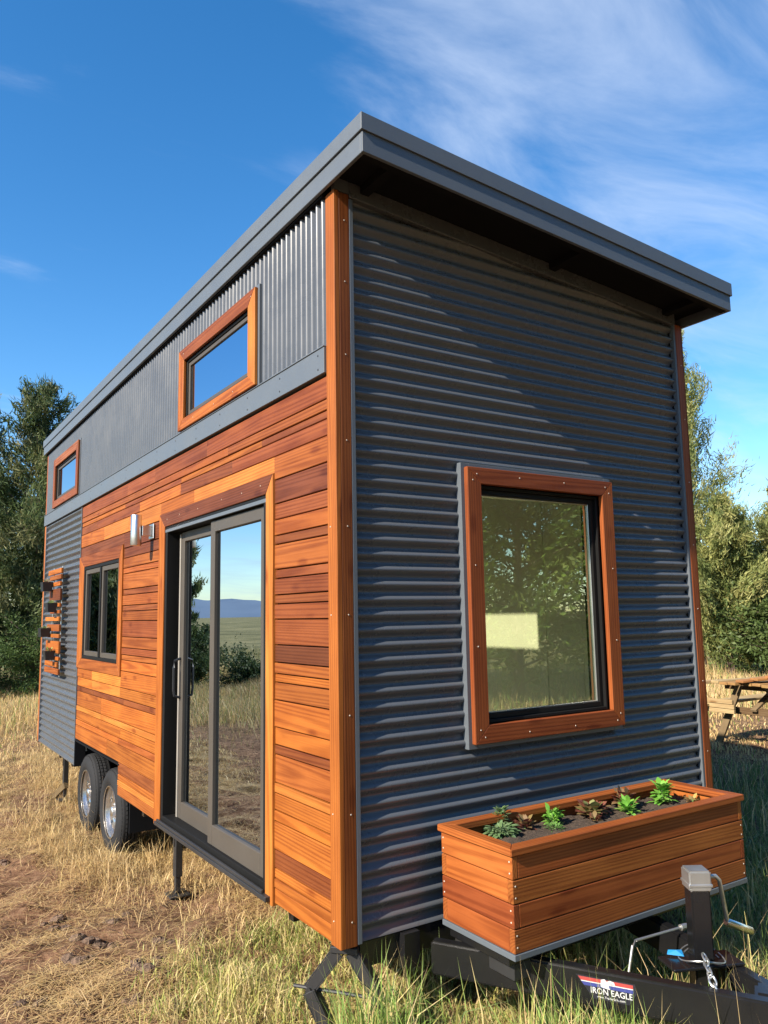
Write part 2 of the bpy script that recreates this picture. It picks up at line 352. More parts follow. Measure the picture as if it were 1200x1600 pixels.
# far mountain ridge beyond the field
az = np.radians(np.linspace(-120, 60, 220)); hh = 40 + 75 * np.clip(np.sin(az * 2.3 + 2.35), 0, 1) ** 1.3 + 12 * np.sin(az * 31) + 8 * np.sin(az * 57 + 1)
rows = []
for d, f_ in ((3600, 0.0), (4100, 0.45), (4600, 0.85), (5000, 1.0), (5600, 0.0)):
    rows.append(np.stack([np.sin(az) * d, np.cos(az) * d, hh * f_ - 8 + 10 * f_ * np.sin(az * 90 + d)], -1))
V = np.concatenate(rows); n_ = len(az); F = np.array([(r * n_ + i, r * n_ + i + 1, (r + 1) * n_ + i + 1, (r + 1) * n_ + i) for r in range(4) for i in range(n_ - 1)])
tag(mesh_np('mountain', V, F, None, M['mount'], smooth=True), kind='structure')

# ------------------------------------------------------------------ house
W, LEN, ZB = 2.55, 7.0, 0.40
house = empty('tiny_house', (W / 2, LEN / 2, ZB), 'tiny house on wheels with stained cedar planks and slate corrugated metal siding', 'house')
def roof_z(x): return 3.744 - (3.744 - 3.568) * (x / W)

def pieces_wall(name, mat, parent, us, zs, solid, to_world, o0, o1):
    """slab with rectangular holes; solid(u,z) tells whether a cell is filled"""
    us = sorted(set(us)); zs = sorted(set(zs)); mb = MB()
    nu, nz_ = len(us) - 1, len(zs) - 1
    sol = [[solid((us[i] + us[i+1]) / 2, (zs[j] + zs[j+1]) / 2) for j in range(nz_)] for i in range(nu)]
    def fill(i, j): return 0 <= i < nu and 0 <= j < nz_ and sol[i][j]
    for i in range(nu):
        for j in range(nz_):
            if not sol[i][j]: continue
            a, b_, c, d = us[i], us[i+1], zs[j], zs[j+1]
            P_ = lambda u, o, z: to_world(u, o, z)
            mb.add([P_(a,o0,c),P_(b_,o0,c),P_(b_,o0,d),P_(a,o0,d)], [(0,1,2,3)]); mb.add([P_(a,o1,c),P_(b_,o1,c),P_(b_,o1,d),P_(a,o1,d)], [(3,2,1,0)])
            for (ni, nj, e) in ((i-1,j,((a,c),(a,d))), (i+1,j,((b_,c),(b_,d))), (i,j-1,((a,c),(b_,c))), (i,j+1,((a,d),(b_,d)))):
                if not fill(ni, nj): mb.add([P_(e[0][0],o0,e[0][1]),P_(e[1][0],o0,e[1][1]),P_(e[1][0],o1,e[1][1]),P_(e[0][0],o1,e[0][1])], [(0,1,2,3)])
    return mb.build(name, mat, parent)
def SW(u, o, z): return (-o, u, z)          # side wall: u = distance back, o = outwards
def GW(u, o, z): return (u, -o, z)          # front (gable) wall: u = to the right
DOOR = (0.735, 2.415, 0.40, 2.401); DOORO = (0.653, 2.539, 0.0, 2.497)
SWIN = (3.602, 4.864, 1.409, 2.266); SWINO = (3.504, 5.064, 1.315, 2.37)
CUT = (3.526, 5.064, 0.0, 0.639)
UW1 = (0.923, 1.992, 3.082, 3.481); UW1O = (0.829, 2.092, 3.012, 3.567)
UW2 = (5.270, 6.350, 3.098, 3.490); UW2O = (5.182, 6.439, 3.022, 3.578)
GWIN = (0.800, 1.672, 1.239, 2.402); GWINO = (0.713, 1.760, 1.153, 2.484)
def inr(r, u, z): return r[0] < u < r[1] and r[2] < z < r[3]
SH = [DOOR, SWIN, CUT, UW1, UW2]
us = [0.03, LEN - 0.03] + [v for h in SH for v in h[:2]]; zs = [ZB + 0.01, 3.75] + [v for h in SH for v in h[2:] if v > ZB + 0.01]
side = pieces_wall('side_wall', M['membrane'], house, us, zs, lambda u, z: not any(inr(h, u, z) for h in SH), SW, -0.026, -0.10)
us2 = [0.13, LEN - 0.13] + [v for h in SH for v in h[:2]]
pieces_wall('interior_wall', M['white'], house, us2, [0.52 if v < 0.52 else v for v in zs if v > 0.3], lambda u, z: not any(inr(h, u, z) for h in SH), SW, -0.102, -0.115)
front = pieces_wall('front_wall', M['membrane'], house, [0.03, W - 0.03, GWIN[0], GWIN[1]], [ZB + 0.01, 3.55, GWIN[2], GWIN[3]], lambda u, z: not inr(GWIN, u, z), GW, -0.045, -0.10)
pieces_wall('interior_wall', M['white'], house, [0.12, W - 0.12, GWIN[0], GWIN[1]], [0.52, 3.55, GWIN[2], GWIN[3]], lambda u, z: not inr(GWIN, u, z), GW, -0.102, -0.115)
rightw = MB().box((W - 0.10, 0.03, ZB + 0.01), (W - 0.03, LEN - 0.03, 3.55)).build('right_wall', M['membrane'], house)
backw = MB().box((0.10, LEN - 0.10, ZB + 0.01), (W - 0.10, LEN - 0.03, 3.55)).build('back_wall', M['membrane'], house)
MB().box((0.10, 0.10, ZB + 0.005), (W - 0.10, 3.49, 0.52)).build('floor', M['floorwood'], house)
MB().box((0.78, 3.4905, ZB + 0.005), (W - 0.10, LEN - 0.10, 0.519)).build('floor', M['floorwood'], house)
# interior panels on the right wall with a seam, a partition and a timber edge
mb = [(0.13, 0.86), (0.863, 1.205), (1.211, 2.43), (2.436, 3.65)]
for (a, b_) in mb: MB().box((W - 0.115, a, 0.522), (W - 0.102, b_, 3.50)).build('interior_panel', M['white'], house)
MB().box((0.12, 3.30, 0.522), (W - 0.12, 3.36, 3.50)).build('partition', M['white'], house)
MB().box((0.12, 0.12, 3.502), (W - 0.12, LEN - 0.12, 3.515)).build('ceiling', M['white'], house)
def side_board(name, pts, o0, o1, grain, parent, tone, wall='S', bevel=0.0025, mat=None, zoff=0):
    """a flat board on a wall, pts in wall coordinates, own local frame with X along the grain"""
    TW = SW if wall == 'S' else GW; nrm = Vector((-1, 0, 0)) if wall == 'S' else Vector((0, -1, 0))
    ux = Vector((0, 0, 1)) if grain == 'v' else (Vector((0, 1, 0)) if wall == 'S' else Vector((-1, 0, 0)))
    uz = ux.cross(nrm)
    wp = [Vector(TW(u, o0, z)) for u, z in pts]; c = sum(wp, Vector()) / len(wp)
    loc = [((p - c).dot(ux), (p - c).dot(uz)) for p in wp]; t = o1 - o0; n_ = len(loc)
    m_ = MB(); m_.add([(x, 0, z) for x, z in loc] + [(x, t, z) for x, z in loc],
                      [tuple(range(n_)), tuple(range(2*n_ - 1, n_ - 1, -1))] + [(i, (i+1) % n_, n_ + (i+1) % n_, n_ + i) for i in range(n_)])
    mw = Matrix(((ux.x, nrm.x, uz.x, c.x), (ux.y, nrm.y, uz.y, c.y), (ux.z, nrm.z, uz.z, c.z), (0,0,0,1)))
    return m_.build(name, mat or M['wood'], parent, bevel=bevel, mw=mw, color=tone)
def rect(a, b_, c, d): return [(a, c), (b_, c), (b_, d), (a, d)]
T_LIGHT, T_OR, T_MID, T_RED, T_DARK = (0.70, 0.265, 0.066), (0.55, 0.178, 0.038), (0.43, 0.134, 0.036), (0.32, 0.096, 0.036), (0.205, 0.062, 0.030)
def jit(c, k=0.16):
    f_ = 1 + random.uniform(-k, k); return tuple(min(0.9, x * f_ * (1 + random.uniform(-0.04, 0.04))) for x in c)
courses = [2.869,2.760,2.707,2.667,2.587,2.463,2.338,2.256,2.175,2.129,2.003,1.957,1.875,1.830,1.754,1.628,1.542,1.487,1.445,1.359,1.228,1.143,1.098,0.963,0.915,0.835,0.784,0.651,0.565,0.519,0.474,0.400]
ctone = [T_RED, T_MID, T_OR, T_RED, T_LIGHT, T_DARK, T_RED, T_MID, T_MID, T_MID, T_RED, T_MID, T_RED, T_MID, T_RED, T_DARK, T_MID, T_OR, T_MID, T_OR, T_OR, T_RED, T_OR, T_LIGHT, T_OR, T_MID, T_OR, T_RED, T_OR, T_LIGHT, T_MID, T_OR]
OBS = [DOORO, SWINO, CUT]
for ci in range(len(courses) - 1):
    z1, z0 = courses[ci], courses[ci + 1]
    brk = sorted({0.087, 5.055} | {v for o_ in OBS for v in o_[:2] if o_[2] < z1 - 0.001 and o_[3] > z0 + 0.001 and 0.087 < v < 5.06})
    thick = 0.018 + random.choice((0, 0, 0.002, -0.002, 0.003))
    for a, b_ in zip(brk[:-1], brk[1:]):
        lo, hi = z0, z1; mid = (a + b_) / 2
        for o_ in OBS:
            if o_[0] < mid < o_[1] and o_[2] < hi - 0.001 and o_[3] > lo + 0.001:
                if o_[2] <= lo + 0.001: lo = max(lo, o_[3])
                else: hi = min(hi, o_[2])
        if hi - lo < 0.015: continue
        cuts = [a]
        while b_ - cuts[-1] > 1.5:
            nx_ = cuts[-1] + random.uniform(0.7, 1.6)
            if b_ - nx_ < 0.35: break
            cuts.append(nx_)
        cuts.append(b_); tone = ctone[ci]
        for q, (c0, c1) in enumerate(zip(cuts[:-1], cuts[1:])):
            e0 = 0.002; tn = tone if random.random() < 0.6 else random.choice((T_MID, T_DARK, T_RED, T_OR, T_RED) if z0 > 1.42 else (T_LIGHT, T_OR, T_OR, T_OR, T_MID))
            side_board('plank', rect(c0 + (e0 if c0 > 0.1 else 0), c1 - e0, lo + 0.0028, hi - 0.0028), -0.024, -0.024 + thick, 'h', side, jit(tn))
# corner trim posts (each face one board)
side_board('trim_board', rect(0.0, 0.082, ZB, 3.742), -0.022, 0.004, 'v', house, (0.50, 0.165, 0.040))
side_board('trim_board', rect(0.0222, 0.078, ZB, 3.735), -0.026, 0.0, 'v', house, (0.30, 0.092, 0.028), wall='G')
side_board('trim_board', rect(W - 0.066, W, ZB, 3.566), -0.026, 0.0, 'v', house, (0.44, 0.125, 0.045), wall='G')
side_board('trim_board', rect(LEN - 0.075, LEN, ZB, 2.876), -0.022, 0.004, 'v', house, (0.56, 0.20, 0.065))
side_board('trim_board', rect(LEN - 0.075, LEN, 3.010, 3.742), -0.022, 0.004, 'v', house, (0.44, 0.14, 0.055))
# grey J-channels beside the posts
def trim_metal(lo, hi, name='flashing', parent=house, mat=None, bevel=0.0015): return MB().box(lo, hi).build(name, mat or M['fascia'], parent, bevel=bevel)
trim_metal((0.079, 0.000, ZB + 0.004), (0.101, 0.044, 3.715)); trim_metal((W - 0.086, 0.002, ZB + 0.004), (W - 0.067, 0.044, 3.56))
trim_metal((-0.004, 5.058, ZB + 0.0), (0.024, 5.066, 2.877)); trim_metal((-0.004, LEN - 0.083, ZB), (0.024, LEN - 0.076, 2.877))
# flashing band
band = trim_metal((-0.016, 0.083, 2.878), (0.025, LEN + 0.001, 3.000)); trim_metal((-0.021, 0.083, 3.001), (0.020, LEN + 0.001, 3.008))

# corrugated sheets -----------------------------------------------------------
def corr(name, parent, mode, u0, u1, v0, v1, plane, clip=None, pitch=0.068, amp=0.0118, n=14):
    """corrugated steel; mode G: ridges along x on the front wall; S: ridges along y on the side wall; V: vertical ridges on the side wall; R: right wall; B: back"""
    vertical = mode in ('V', 'R'); a, b_ = (u0, u1) if vertical else (v0, v1)
    cnt = max(2, int(round((b_ - a) / pitch * n))); w = np.linspace(a, b_, cnt + 1); h = amp * np.cos(2 * np.pi * w / pitch)
    V = []; 
    for k_, (ww, hh_) in enumerate(zip(w, h)):
        if mode == 'G':
            r_ = u1 if clip is None else min(u1, clip(ww)); r_ = max(r_, u0 + 0.001); V += [(u0, plane - hh_, ww), (r_, plane - hh_, ww)]
        elif mode == 'S': V += [(plane - hh_, u0, ww), (plane - hh_, u1, ww)]
        elif mode == 'V': V += [(plane - hh_, ww, v0), (plane - hh_, ww, v1)]
        elif mode == 'R': V += [(plane + hh_, ww, v0), (plane + hh_, ww, v1)]
        elif mode == 'B': V += [(u0, plane + hh_, ww), (u1, plane + hh_, ww)]
    F = [(2*i, 2*i+1, 2*i+3, 2*i+2) for i in range(cnt)]
    return mesh_np(name, np.array(V), np.array(F), None, M['slate'], parent, smooth=True)
clipx = lambda z: (3.738 - z) / ((3.744 - 3.568) / W) if z > 3.56 else 99
gp = 0.0235
fr_, fl = (GWINO[0] - 0.017, GWINO[1] + 0.011), (GWINO[2] - 0.020, GWINO[3] + 0.018)
corr('corrugated_sheet', house, 'G', 0.095, fr_[0] + 0.004, fl[0], fl[1], gp); corr('corrugated_sheet', house, 'G', fr_[1] - 0.004, W - 0.075, fl[0], fl[1], gp)
corr('corrugated_sheet', house, 'G', 0.095, W - 0.075, ZB + 0.008, fl[0], gp); corr('corrugated_sheet', house, 'G', 0.095, W - 0.075, fl[1], 3.735, gp, clipx)
corr('corrugated_sheet', house, 'S', 5.066, LEN - 0.080, ZB, 2.880, 0.012)
corr('corrugated_sheet', house, 'V', 0.083, UW1O[0] - 0.012, 3.012, 3.745, 0.003, pitch=0.055, amp=0.0125); corr('corrugated_sheet', house, 'V', UW1O[0] - 0.012, UW1O[1] + 0.005, UW1O[3] + 0.008, 3.745, 0.003, pitch=0.055, amp=0.0125)
corr('corrugated_sheet', house, 'V', UW1O[1] + 0.005, UW2O[0] - 0.012, 3.012, 3.745, 0.003, pitch=0.055, amp=0.0125); corr('corrugated_sheet', house, 'V', UW2O[0] - 0.012, UW2O[1] + 0.005, UW2O[3] + 0.008, 3.745, 0.003, pitch=0.055, amp=0.0125)
corr('corrugated_sheet', house, 'V', UW2O[1] + 0.005, LEN - 0.076, 3.012, 3.745, 0.003, pitch=0.055, amp=0.0125)
corr('corrugated_sheet', house, 'R', 0.02, LEN - 0.02, ZB, 3.57, W - 0.012); corr('corrugated_sheet', house, 'B', 0.02, W - 0.02, ZB, 3.57, LEN - 0.012)
side_board('trim_board', rect(0.0, 0.075, ZB, 3.566), -W, -W + 0.02, 'v', house, (0.42, 0.13, 0.045), wall='S')

# roof ------------------------------------------------------------------------
roof = None
XL, XR, YF, YBK = -0.041, W + 0.045, -0.319, LEN + 0.055
sl = (3.744 - 3.568) / W
def rz(x, h): return 3.744 - sl * x + h
def sloped(x0, x1, y0, y1, h0, h1):
    m_ = MB(); return m_.add([(x0,y0,rz(x0,h0)),(x1,y0,rz(x1,h0)),(x1,y1,rz(x1,h0)),(x0,y1,rz(x0,h0)),(x0,y0,rz(x0,h1)),(x1,y0,rz(x1,h1)),(x1,y1,rz(x1,h1)),(x0,y1,rz(x0,h1))],
                             [(0,3,2,1),(4,5,6,7),(0,1,5,4),(1,2,6,5),(2,3,7,6),(3,0,4,7)])
roof = sloped(XL + 0.02, XR - 0.02, YF + 0.02, YBK - 0.02, 0.062, 0.150).build('roof', M['membrane'], house)
sloped(XL - 0.004, XR + 0.004, YF - 0.004, YBK + 0.004, 0.1515, 0.162).build('roof_sheet', M['fascia'], roof)
# lower fascia boards and the drip edge standing proud above them
sloped(XL, XR, YF, YF + 0.018, 0.0, 0.118).build('fascia_board', M['fascia'], roof, bevel=0.002)
sloped(XL, XL + 0.018, YF + 0.0185, YBK, 0.0, 0.118).build('fascia_board', M['fascia'], roof, bevel=0.002)
sloped(XR - 0.018, XR, YF + 0.0185, YBK, 0.0, 0.118).build('fascia_board', M['fascia'], roof, bevel=0.002)
for (a, b_, c, d) in ((XL - 0.010, XR + 0.010, YF - 0.010, YF - 0.002), (XL - 0.010, XL - 0.002, YF - 0.0015, YBK + 0.004), (XR + 0.002, XR + 0.010, YF - 0.0015, YBK + 0.004)):
    sloped(a, b_, c, d, 0.096, 0.176).build('drip_edge', M['fascia'], roof, bevel=0.0015)
sloped(XL + 0.019, XR - 0.019, YF + 0.0185, YF + 0.060, 0.003, 0.060).build('subfascia', M['membrane'], roof)
for xx in (0.14, 1.38, 2.36):
    sloped(xx, xx + 0.045, YF + 0.061, -0.002, 0.022, 0.061).build('lookout', M['membrane'], roof)
sloped(0.08, W - 0.07, -0.004, 0.030, -0.016, 0.0600).build('frieze', M['slate'], house, bevel=0.002)
sloped(0.0, 0.079, 0.0, 0.030, 0.0, 0.060).build('frieze', M['fascia'], house)
MB().box((-0.020, 0.084, 3.735), (0.025, LEN, 3.80)).build('frieze', M['membrane'], house)

# windows ---------------------------------------------------------------------
def frame_boards(parent, O, I, wall, o0, o1, tones, bottom=True):
    a, b_, c, d = O; e, f_, g_, h = I; g2 = 0.0008
    side_board('trim_board', [(e, h + g2), (f_, h + g2), (b_, d), (a, d)], o0, o1, 'h', parent, tones[0], wall)
    if bottom: side_board('trim_board', [(a, c), (b_, c), (f_, g_ - g2), (e, g_ - g2)], o0, o1, 'h', parent, tones[1], wall)
    lo1 = c
    side_board('trim_board', [(a, c), (e, g_ if bottom else c), (e, h), (a, d)], o0, o1, 'v', parent, tones[2], wall)
    side_board('trim_board', [(f_, g_ if bottom else c), (b_, c), (b_, d), (f_, h)], o0, o1, 'v', parent, tones[3], wall)
def ring_frame(name, mat, parent, a, b_, c, d, w, wall, o0, o1, bevel=0.002, wb=None):
    TW = SW if wall == 'S' else GW; m_ = MB(); wb = wb or w
    def bx(p, q, r_, s_):
        P0 = TW(p, o0, r_); P1 = TW(q, o1, s_); m_.box([min(x, y) for x, y in zip(P0, P1)], [max(x, y) for x, y in zip(P0, P1)])
    bx(a, a + w, c, d); bx(b_ - w, b_, c, d); bx(a + w + .0004, b_ - w - .0004, c, c + wb); bx(a + w + .0004, b_ - w - .0004, d - w, d)
    return m_.build(name, mat, parent, bevel=bevel)
def pane(parent, a, b_, c, d, wall, o, mat):
    TW = SW if wall == 'S' else GW; t = 0.006; m_ = MB()
    m_.add([TW(a, o, c), TW(b_, o, c), TW(b_, o, d), TW(a, o, d)], [(0, 1, 2, 3)])
    return m_.build('pane', mat, parent, recalc=False)
def screws(parent, pts, wall, o, r=0.0036, mat='screw'):
    TW = SW if wall == 'S' else GW; m_ = MB()
    for (u, z) in pts:
        c = TW(u, o, z); ax = 'x' if wall == 'S' else 'y'; sg = -1
        m_.lathe([(0.0001, sg * 0.0016), (r * 0.8, sg * 0.0014), (r, 0.0)], c, ax, 8)
    o_ = m_.build('screws', M[mat], parent); o_['kind'] = 'stuff'; return o_

# big front window
gw = ring_frame('window', M['bronzedark'], house, GWIN[0] + 0.001, GWIN[1] - 0.001, GWIN[2] + 0.001, GWIN[3] - 0.001, 0.016, 'G', -0.11, 0.006)
ring_frame('sash', M['bronzedark'], gw, GWIN[0] + 0.0175, GWIN[1] - 0.0175, GWIN[2] + 0.0175, GWIN[3] - 0.0175, 0.026, 'G', -0.07, -0.012)
ring_frame('glazing_bead', M['zinc'], gw, GWIN[0] + 0.044, GWIN[1] - 0.044, GWIN[2] + 0.044, GWIN[3] - 0.044, 0.005, 'G', -0.065, -0.026, 0.001)
pane(gw, GWIN[0] + 0.046, GWIN[1] - 0.046, GWIN[2] + 0.046, GWIN[3] - 0.046, 'G', -0.034, M['glassg'])
frame_boards(gw, GWINO, GWIN, 'G', 0.012, 0.040, [(0.33, 0.085, 0.034), (0.36, 0.095, 0.036), (0.36, 0.10, 0.038), (0.44, 0.13, 0.045)])
ring_frame('flashing', M['fascia'], gw, GWINO[0] - 0.020, GWINO[1] + 0.014, GWINO[2] - 0.024, GWINO[3] + 0.022, 0.050, 'G', -0.030, 0.0115, 0.0015)
cx0, cx1, cz0, cz1 = GWINO[0] + 0.045, GWINO[1] - 0.045, GWINO[2] + 0.045, GWINO[3] - 0.045
pp = []
for z in (cz0 - 0.015, cz1 + 0.012): pp += [(cx0 + 0.015, z), (cx0 + 0.30, z), (cx0 + 0.62, z), (cx1 - 0.015, z)]
for x in (cx0 - 0.012, cx1 + 0.012): pp += [(x, cz0 + 0.02), (x, cz0 + 0.41), (x, cz0 + 0.80), (x, cz1 - 0.02)]
screws(gw, pp, 'G', 0.0405)
# clerestory windows
for UI, UO, tn in ((UW1, UW1O, [T_RED, T_OR, T_LIGHT, T_OR]), (UW2, UW2O, [(0.42, 0.15, 0.07), (0.36, 0.12, 0.06), T_RED, T_RED])):
    w_ = ring_frame('window', M['bronzedark'], house, UI[0] + 0.001, UI[1] - 0.001, UI[2] + 0.001, UI[3] - 0.001, 0.018, 'S', -0.115, 0.012)
    ring_frame('sash', M['bronze'], w_, UI[0] + 0.020, UI[1] - 0.020, UI[2] + 0.020, UI[3] - 0.020, 0.026, 'S', -0.045, 0.004)
    pane(w_, UI[0] + 0.045, UI[1] - 0.045, UI[2] + 0.045, UI[3] - 0.045, 'S', -0.006, M['glass'])
    frame_boards(w_, UO, UI, 'S', 0.014, 0.034, tn)
    ring_frame('flashing', M['fascia'], w_, UO[0] - 0.018, UO[1] + 0.012, UO[2] - 0.003, UO[3] + 0.016, 0.05, 'S', -0.020, 0.0135, 0.001)
    screws(w_, [(UO[0] + 0.05, UO[3] - 0.04), (UO[1] - 0.1, UO[3] - 0.04), (UO[0] + 0.3, UO[2] + 0.035), (UO[1] - 0.3, UO[2] + 0.035), (UO[0] + 0.6, UO[2] + 0.035)], 'S', 0.0345)
# two-light window in the planked wall
sw = ring_frame('window', M['bronzedark'], house, SWIN[0] + 0.001, SWIN[1] - 0.001, SWIN[2] + 0.001, SWIN[3] - 0.001, 0.028, 'S', -0.115, 0.003)
ymid = (SWIN[0] + SWIN[1]) / 2
MB().box((-0.004, ymid - 0.022, SWIN[2] + 0.030), (0.10, ymid + 0.022, SWIN[3] - 0.030)).build('mullion', M['bronzedark'], sw, bevel=0.002)
for (a, b_) in ((SWIN[0] + 0.030, ymid - 0.023), (ymid + 0.023, SWIN[1] - 0.030)):
    ring_frame('sash', M['bronze'], sw, a, b_, SWIN[2] + 0.030, SWIN[3] - 0.030, 0.042, 'S', -0.055, -0.006)
    pane(sw, a + 0.045, b_ - 0.045, SWIN[2] + 0.075, SWIN[3] - 0.075, 'S', -0.026, M['glass'])
frame_boards(sw, (SWINO[0], SWINO[1] - 0.003, SWINO[2], SWINO[3]), SWIN, 'S', -0.024, 0.008, [T_RED, T_MID, T_OR, T_OR])
# sliding glass door
door = ring_frame('sliding_door', M['bronzedark'], house, DOOR[0] + 0.001, DOOR[1] - 0.001, DOOR[2] + 0.03, DOOR[3] - 0.001, 0.040, 'S', -0.135, 0.0)
ring_frame('door_panel', M['bronze'], door, 0.792, 1.600, 0.455, 2.352, 0.068, 'S', -0.058, -0.022, 0.003, wb=0.125)
pane(door, 0.860, 1.532, 0.580, 2.284, 'S', -0.042, M['glass'])
ring_frame('door_panel', M['bronze'], door, 1.540, 2.290, 0.455, 2.352, 0.066, 'S', -0.108, -0.072, 0.003, wb=0.12)
pane(door, 1.606, 2.224, 0.575, 2.284, 'S', -0.090, M['glass'])
MB().box((0.066, 2.278, 0.47), (0.112, 2.302, 2.34)).build('weather_strip', M['strip'], door)
m_ = MB(); m_.box((-0.034, DOOR[0] - 0.06, 0.405), (0.13, DOOR[1] + 0.03, 0.4285)); m_.box((-0.028, DOOR[0], 0.4286), (-0.014, DOOR[1], 0.446)); m_.box((0.012, DOOR[0], 0.4286), (0.020, DOOR[1], 0.452)); m_.box((0.062, DOOR[0], 0.4286), (0.069, DOOR[1], 0.452))
m_.build('sill', M['blackmat'], door, bevel=0.002)
MB().box((-0.003, DOOR[0] + 0.002, 2.360), (0.010, DOOR[1] - 0.002, 2.382)).build('track', M['fascia'], door, bevel=0.002)
m_ = MB(); m_.tube([(0.070, 2.262, 1.50), (0.030, 2.262, 1.485), (0.024, 2.262, 1.44), (0.024, 2.262, 1.30), (0.030, 2.262, 1.255), (0.070, 2.262, 1.24)], 0.009, 8); m_.build('handle', M['pot'], door, smooth=True)
frame_boards(door, (DOORO[0], DOORO[1], ZB - 0.012, DOORO[3]), DOOR, 'S', -0.024, 0.008, [T_DARK, None, T_LIGHT, T_OR], bottom=False)
screws(door, [(0.80, 2.455), (1.05, 2.45), (1.35, 2.455), (1.75, 2.45), (2.1, 2.455), (2.36, 2.45)], 'S', 0.0085)
# screws in the posts, planks and flashing band
zs_ = [0.50, 0.93, 1.34, 1.77, 2.16, 2.55, 2.95, 3.3, 3.6]
screws(house, [(0.052, z) for z in zs_], 'G', 0.0005); screws(house, [(W - 0.032, z) for z in zs_ if z < 3.4], 'G', 0.0005)
screws(house, [(0.055, z) for z in zs_[:2]] + [(0.055, 1.77), (0.055, 2.16)], 'S', 0.0045)
screws(house, [(y, z) for y in np.arange(0.14, 6.9, 0.41) for z in (2.905, 2.972)], 'S', 0.0165, 0.0055, 'blackscrew')
screws(house, [(x, z) for z in np.arange(0.408, 3.1, 0.068 * 2) for x in (0.62, W - 0.13)], 'G', -0.0335, 0.005, 'blackscrew')
screws(house, [(y, z) for z in np.arange(0.544, 2.85, 0.068 * 6) for y in (5.3, 5.9, 6.5)], 'S', -0.0025, 0.006, 'blackscrew')
# wheel-arch lining
m_ = MB(); m_.box((0.10, 3.50, 0.10), (0.75, 3.52, 0.64)); m_.box((0.10, 5.075, 0.10), (0.75, 5.095, 0.64)); m_.box((0.10, 3.5205, 0.643), (0.75, 5.0745, 0.655)); m_.box((0.751, 3.50, 0.10), (0.77, 5.09, 0.64))
m_.box((0.002, 3.49, 0.628), (0.099, 5.062, 0.640)); m_.box((0.002, 5.05, ZB - 0.01), (0.099, 5.0635, 0.6275))
m_.build('wheel_arch', M['membrane'], house)

# ------------------------------------------------------------------ trailer under the house
tr = empty('trailer', (W / 2, LEN / 2, 0.0), 'black steel trailer with tandem wheels and tongue carrying the tiny house', 'trailer')
m_ = MB(); m_.box((0.30, -0.02, 0.26), (0.38, LEN - 0.1, 0.402)); m_.box((W - 0.38, -0.02, 0.26), (W - 0.30, LEN - 0.1, 0.402))
for yy in np.arange(0.02, LEN - 0.2, 0.62): m_.box((0.10, yy, 0.30), (0.298, yy + 0.05, 0.401)); m_.box((0.382, yy, 0.30), (W - 0.382, yy + 0.05, 0.401)); m_.box((W - 0.298, yy, 0.30), (W - 0.1, yy + 0.05, 0.401))
m_.build('chassis', M['black'], tr)
# tongue: two beams converging on the coupler, cross frames under the planter box
m_ = MB(); m_.beam((0.42, -0.06, 0.305), (1.12, -1.26, 0.305), 0.055, 0.135); m_.build('tongue_beam', M['black'], tr, bevel=0.008, seg=2)
m_ = MB(); m_.beam((1.52, -0.06, 0.300), (1.20, -1.16, 0.300), 0.055, 0.128); m_.build('tongue_beam', M['black'], tr, bevel=0.008, seg=2)
m_ = MB(); m_.box((0.50, -0.46, 0.374), (1.98, -0.40, 0.418)); m_.box((0.50, -0.14, 0.374), (1.98, -0.08, 0.418)); m_.box((0.50, -0.399, 0.374), (0.55, -0.141, 0.418)); m_.box((1.93, -0.399, 0.374), (1.98, -0.141, 0.418))
m_.build('planter_bracket', M['black'], tr, bevel=0.002)
m_ = MB(); m_.box((0.53, -0.455, 0.31), (0.62, -0.075, 0.372)); m_.build('planter_support', M['blackmat'], tr, bevel=0.002)
m_ = MB(); m_.beam((1.14, -1.10, 0.325), (1.36, -1.46, 0.325), 0.11, 0.085); m_.build('coupler', M['black'], tr, bevel=0.012, seg=2)
m_ = MB(); m_.beam((1.02, -0.80, 0.372), (1.30, -0.92, 0.372), 0.13, 0.012); m_.build('jack_plate', M['black'], tr, bevel=0.003)
jp = (1.165, -0.860)
jack = MB(); jack.beam((jp[0], jp[1], 0.20), (jp[0], jp[1], 0.655), 0.078, 0.078, (0.55, 0.83, 0)); jk = jack.build('tongue_jack', M['black'], tr, bevel=0.006, seg=2)
m_ = MB(); m_.beam((jp[0], jp[1], 0.646), (jp[0], jp[1], 0.725), 0.090, 0.090, (0.55, 0.83, 0)); m_.build('gear_cap', M['zinc'], jk, bevel=0.006, seg=2)
m_ = MB(); m_.beam((jp[0], jp[1], 0.664), (jp[0], jp[1], 0.676), 0.096, 0.096, (0.55, 0.83, 0)); m_.build('cap_rib', M['zinc'], jk, bevel=0.002)
cdir = Vector((0.86, -0.42, 0)).normalized()
c0 = Vector((jp[0], jp[1], 0.690)) + cdir * 0.04
c1 = c0 + cdir * 0.055; c2 = c1 + Vector((0.070, 0.02, -0.20)); c3 = c2 + Vector((0.125, -0.02, -0.055))
m_ = MB(); m_.tube([c0, c1 - cdir * 0.012, c1 + Vector((0.005, 0, -0.018)), c2], 0.0085, 10); m_.build('crank_arm', M['zinc'], jk, smooth=True)
m_ = MB(); m_.tube([c2 - (c3 - c2) * 0.08, c2, c3, c3 + (c3 - c2) * 0.03], [0.012, 0.0165, 0.0165, 0.013], 10); m_.build('crank_grip', M['steel'], jk, smooth=True)
m_ = MB(); m_.tube([(0.985, -0.64, 0.29), (1.018, -0.64, 0.392), (1.040, -0.64, 0.407), (1.34, -0.64, 0.393)], 0.0058, 8); m_.tube([(1.333, -0.64, 0.3935), (1.372, -0.64, 0.3915)], 0.013, 8); m_.build('wheel_wrench', M['zinc'], tr, smooth=True)
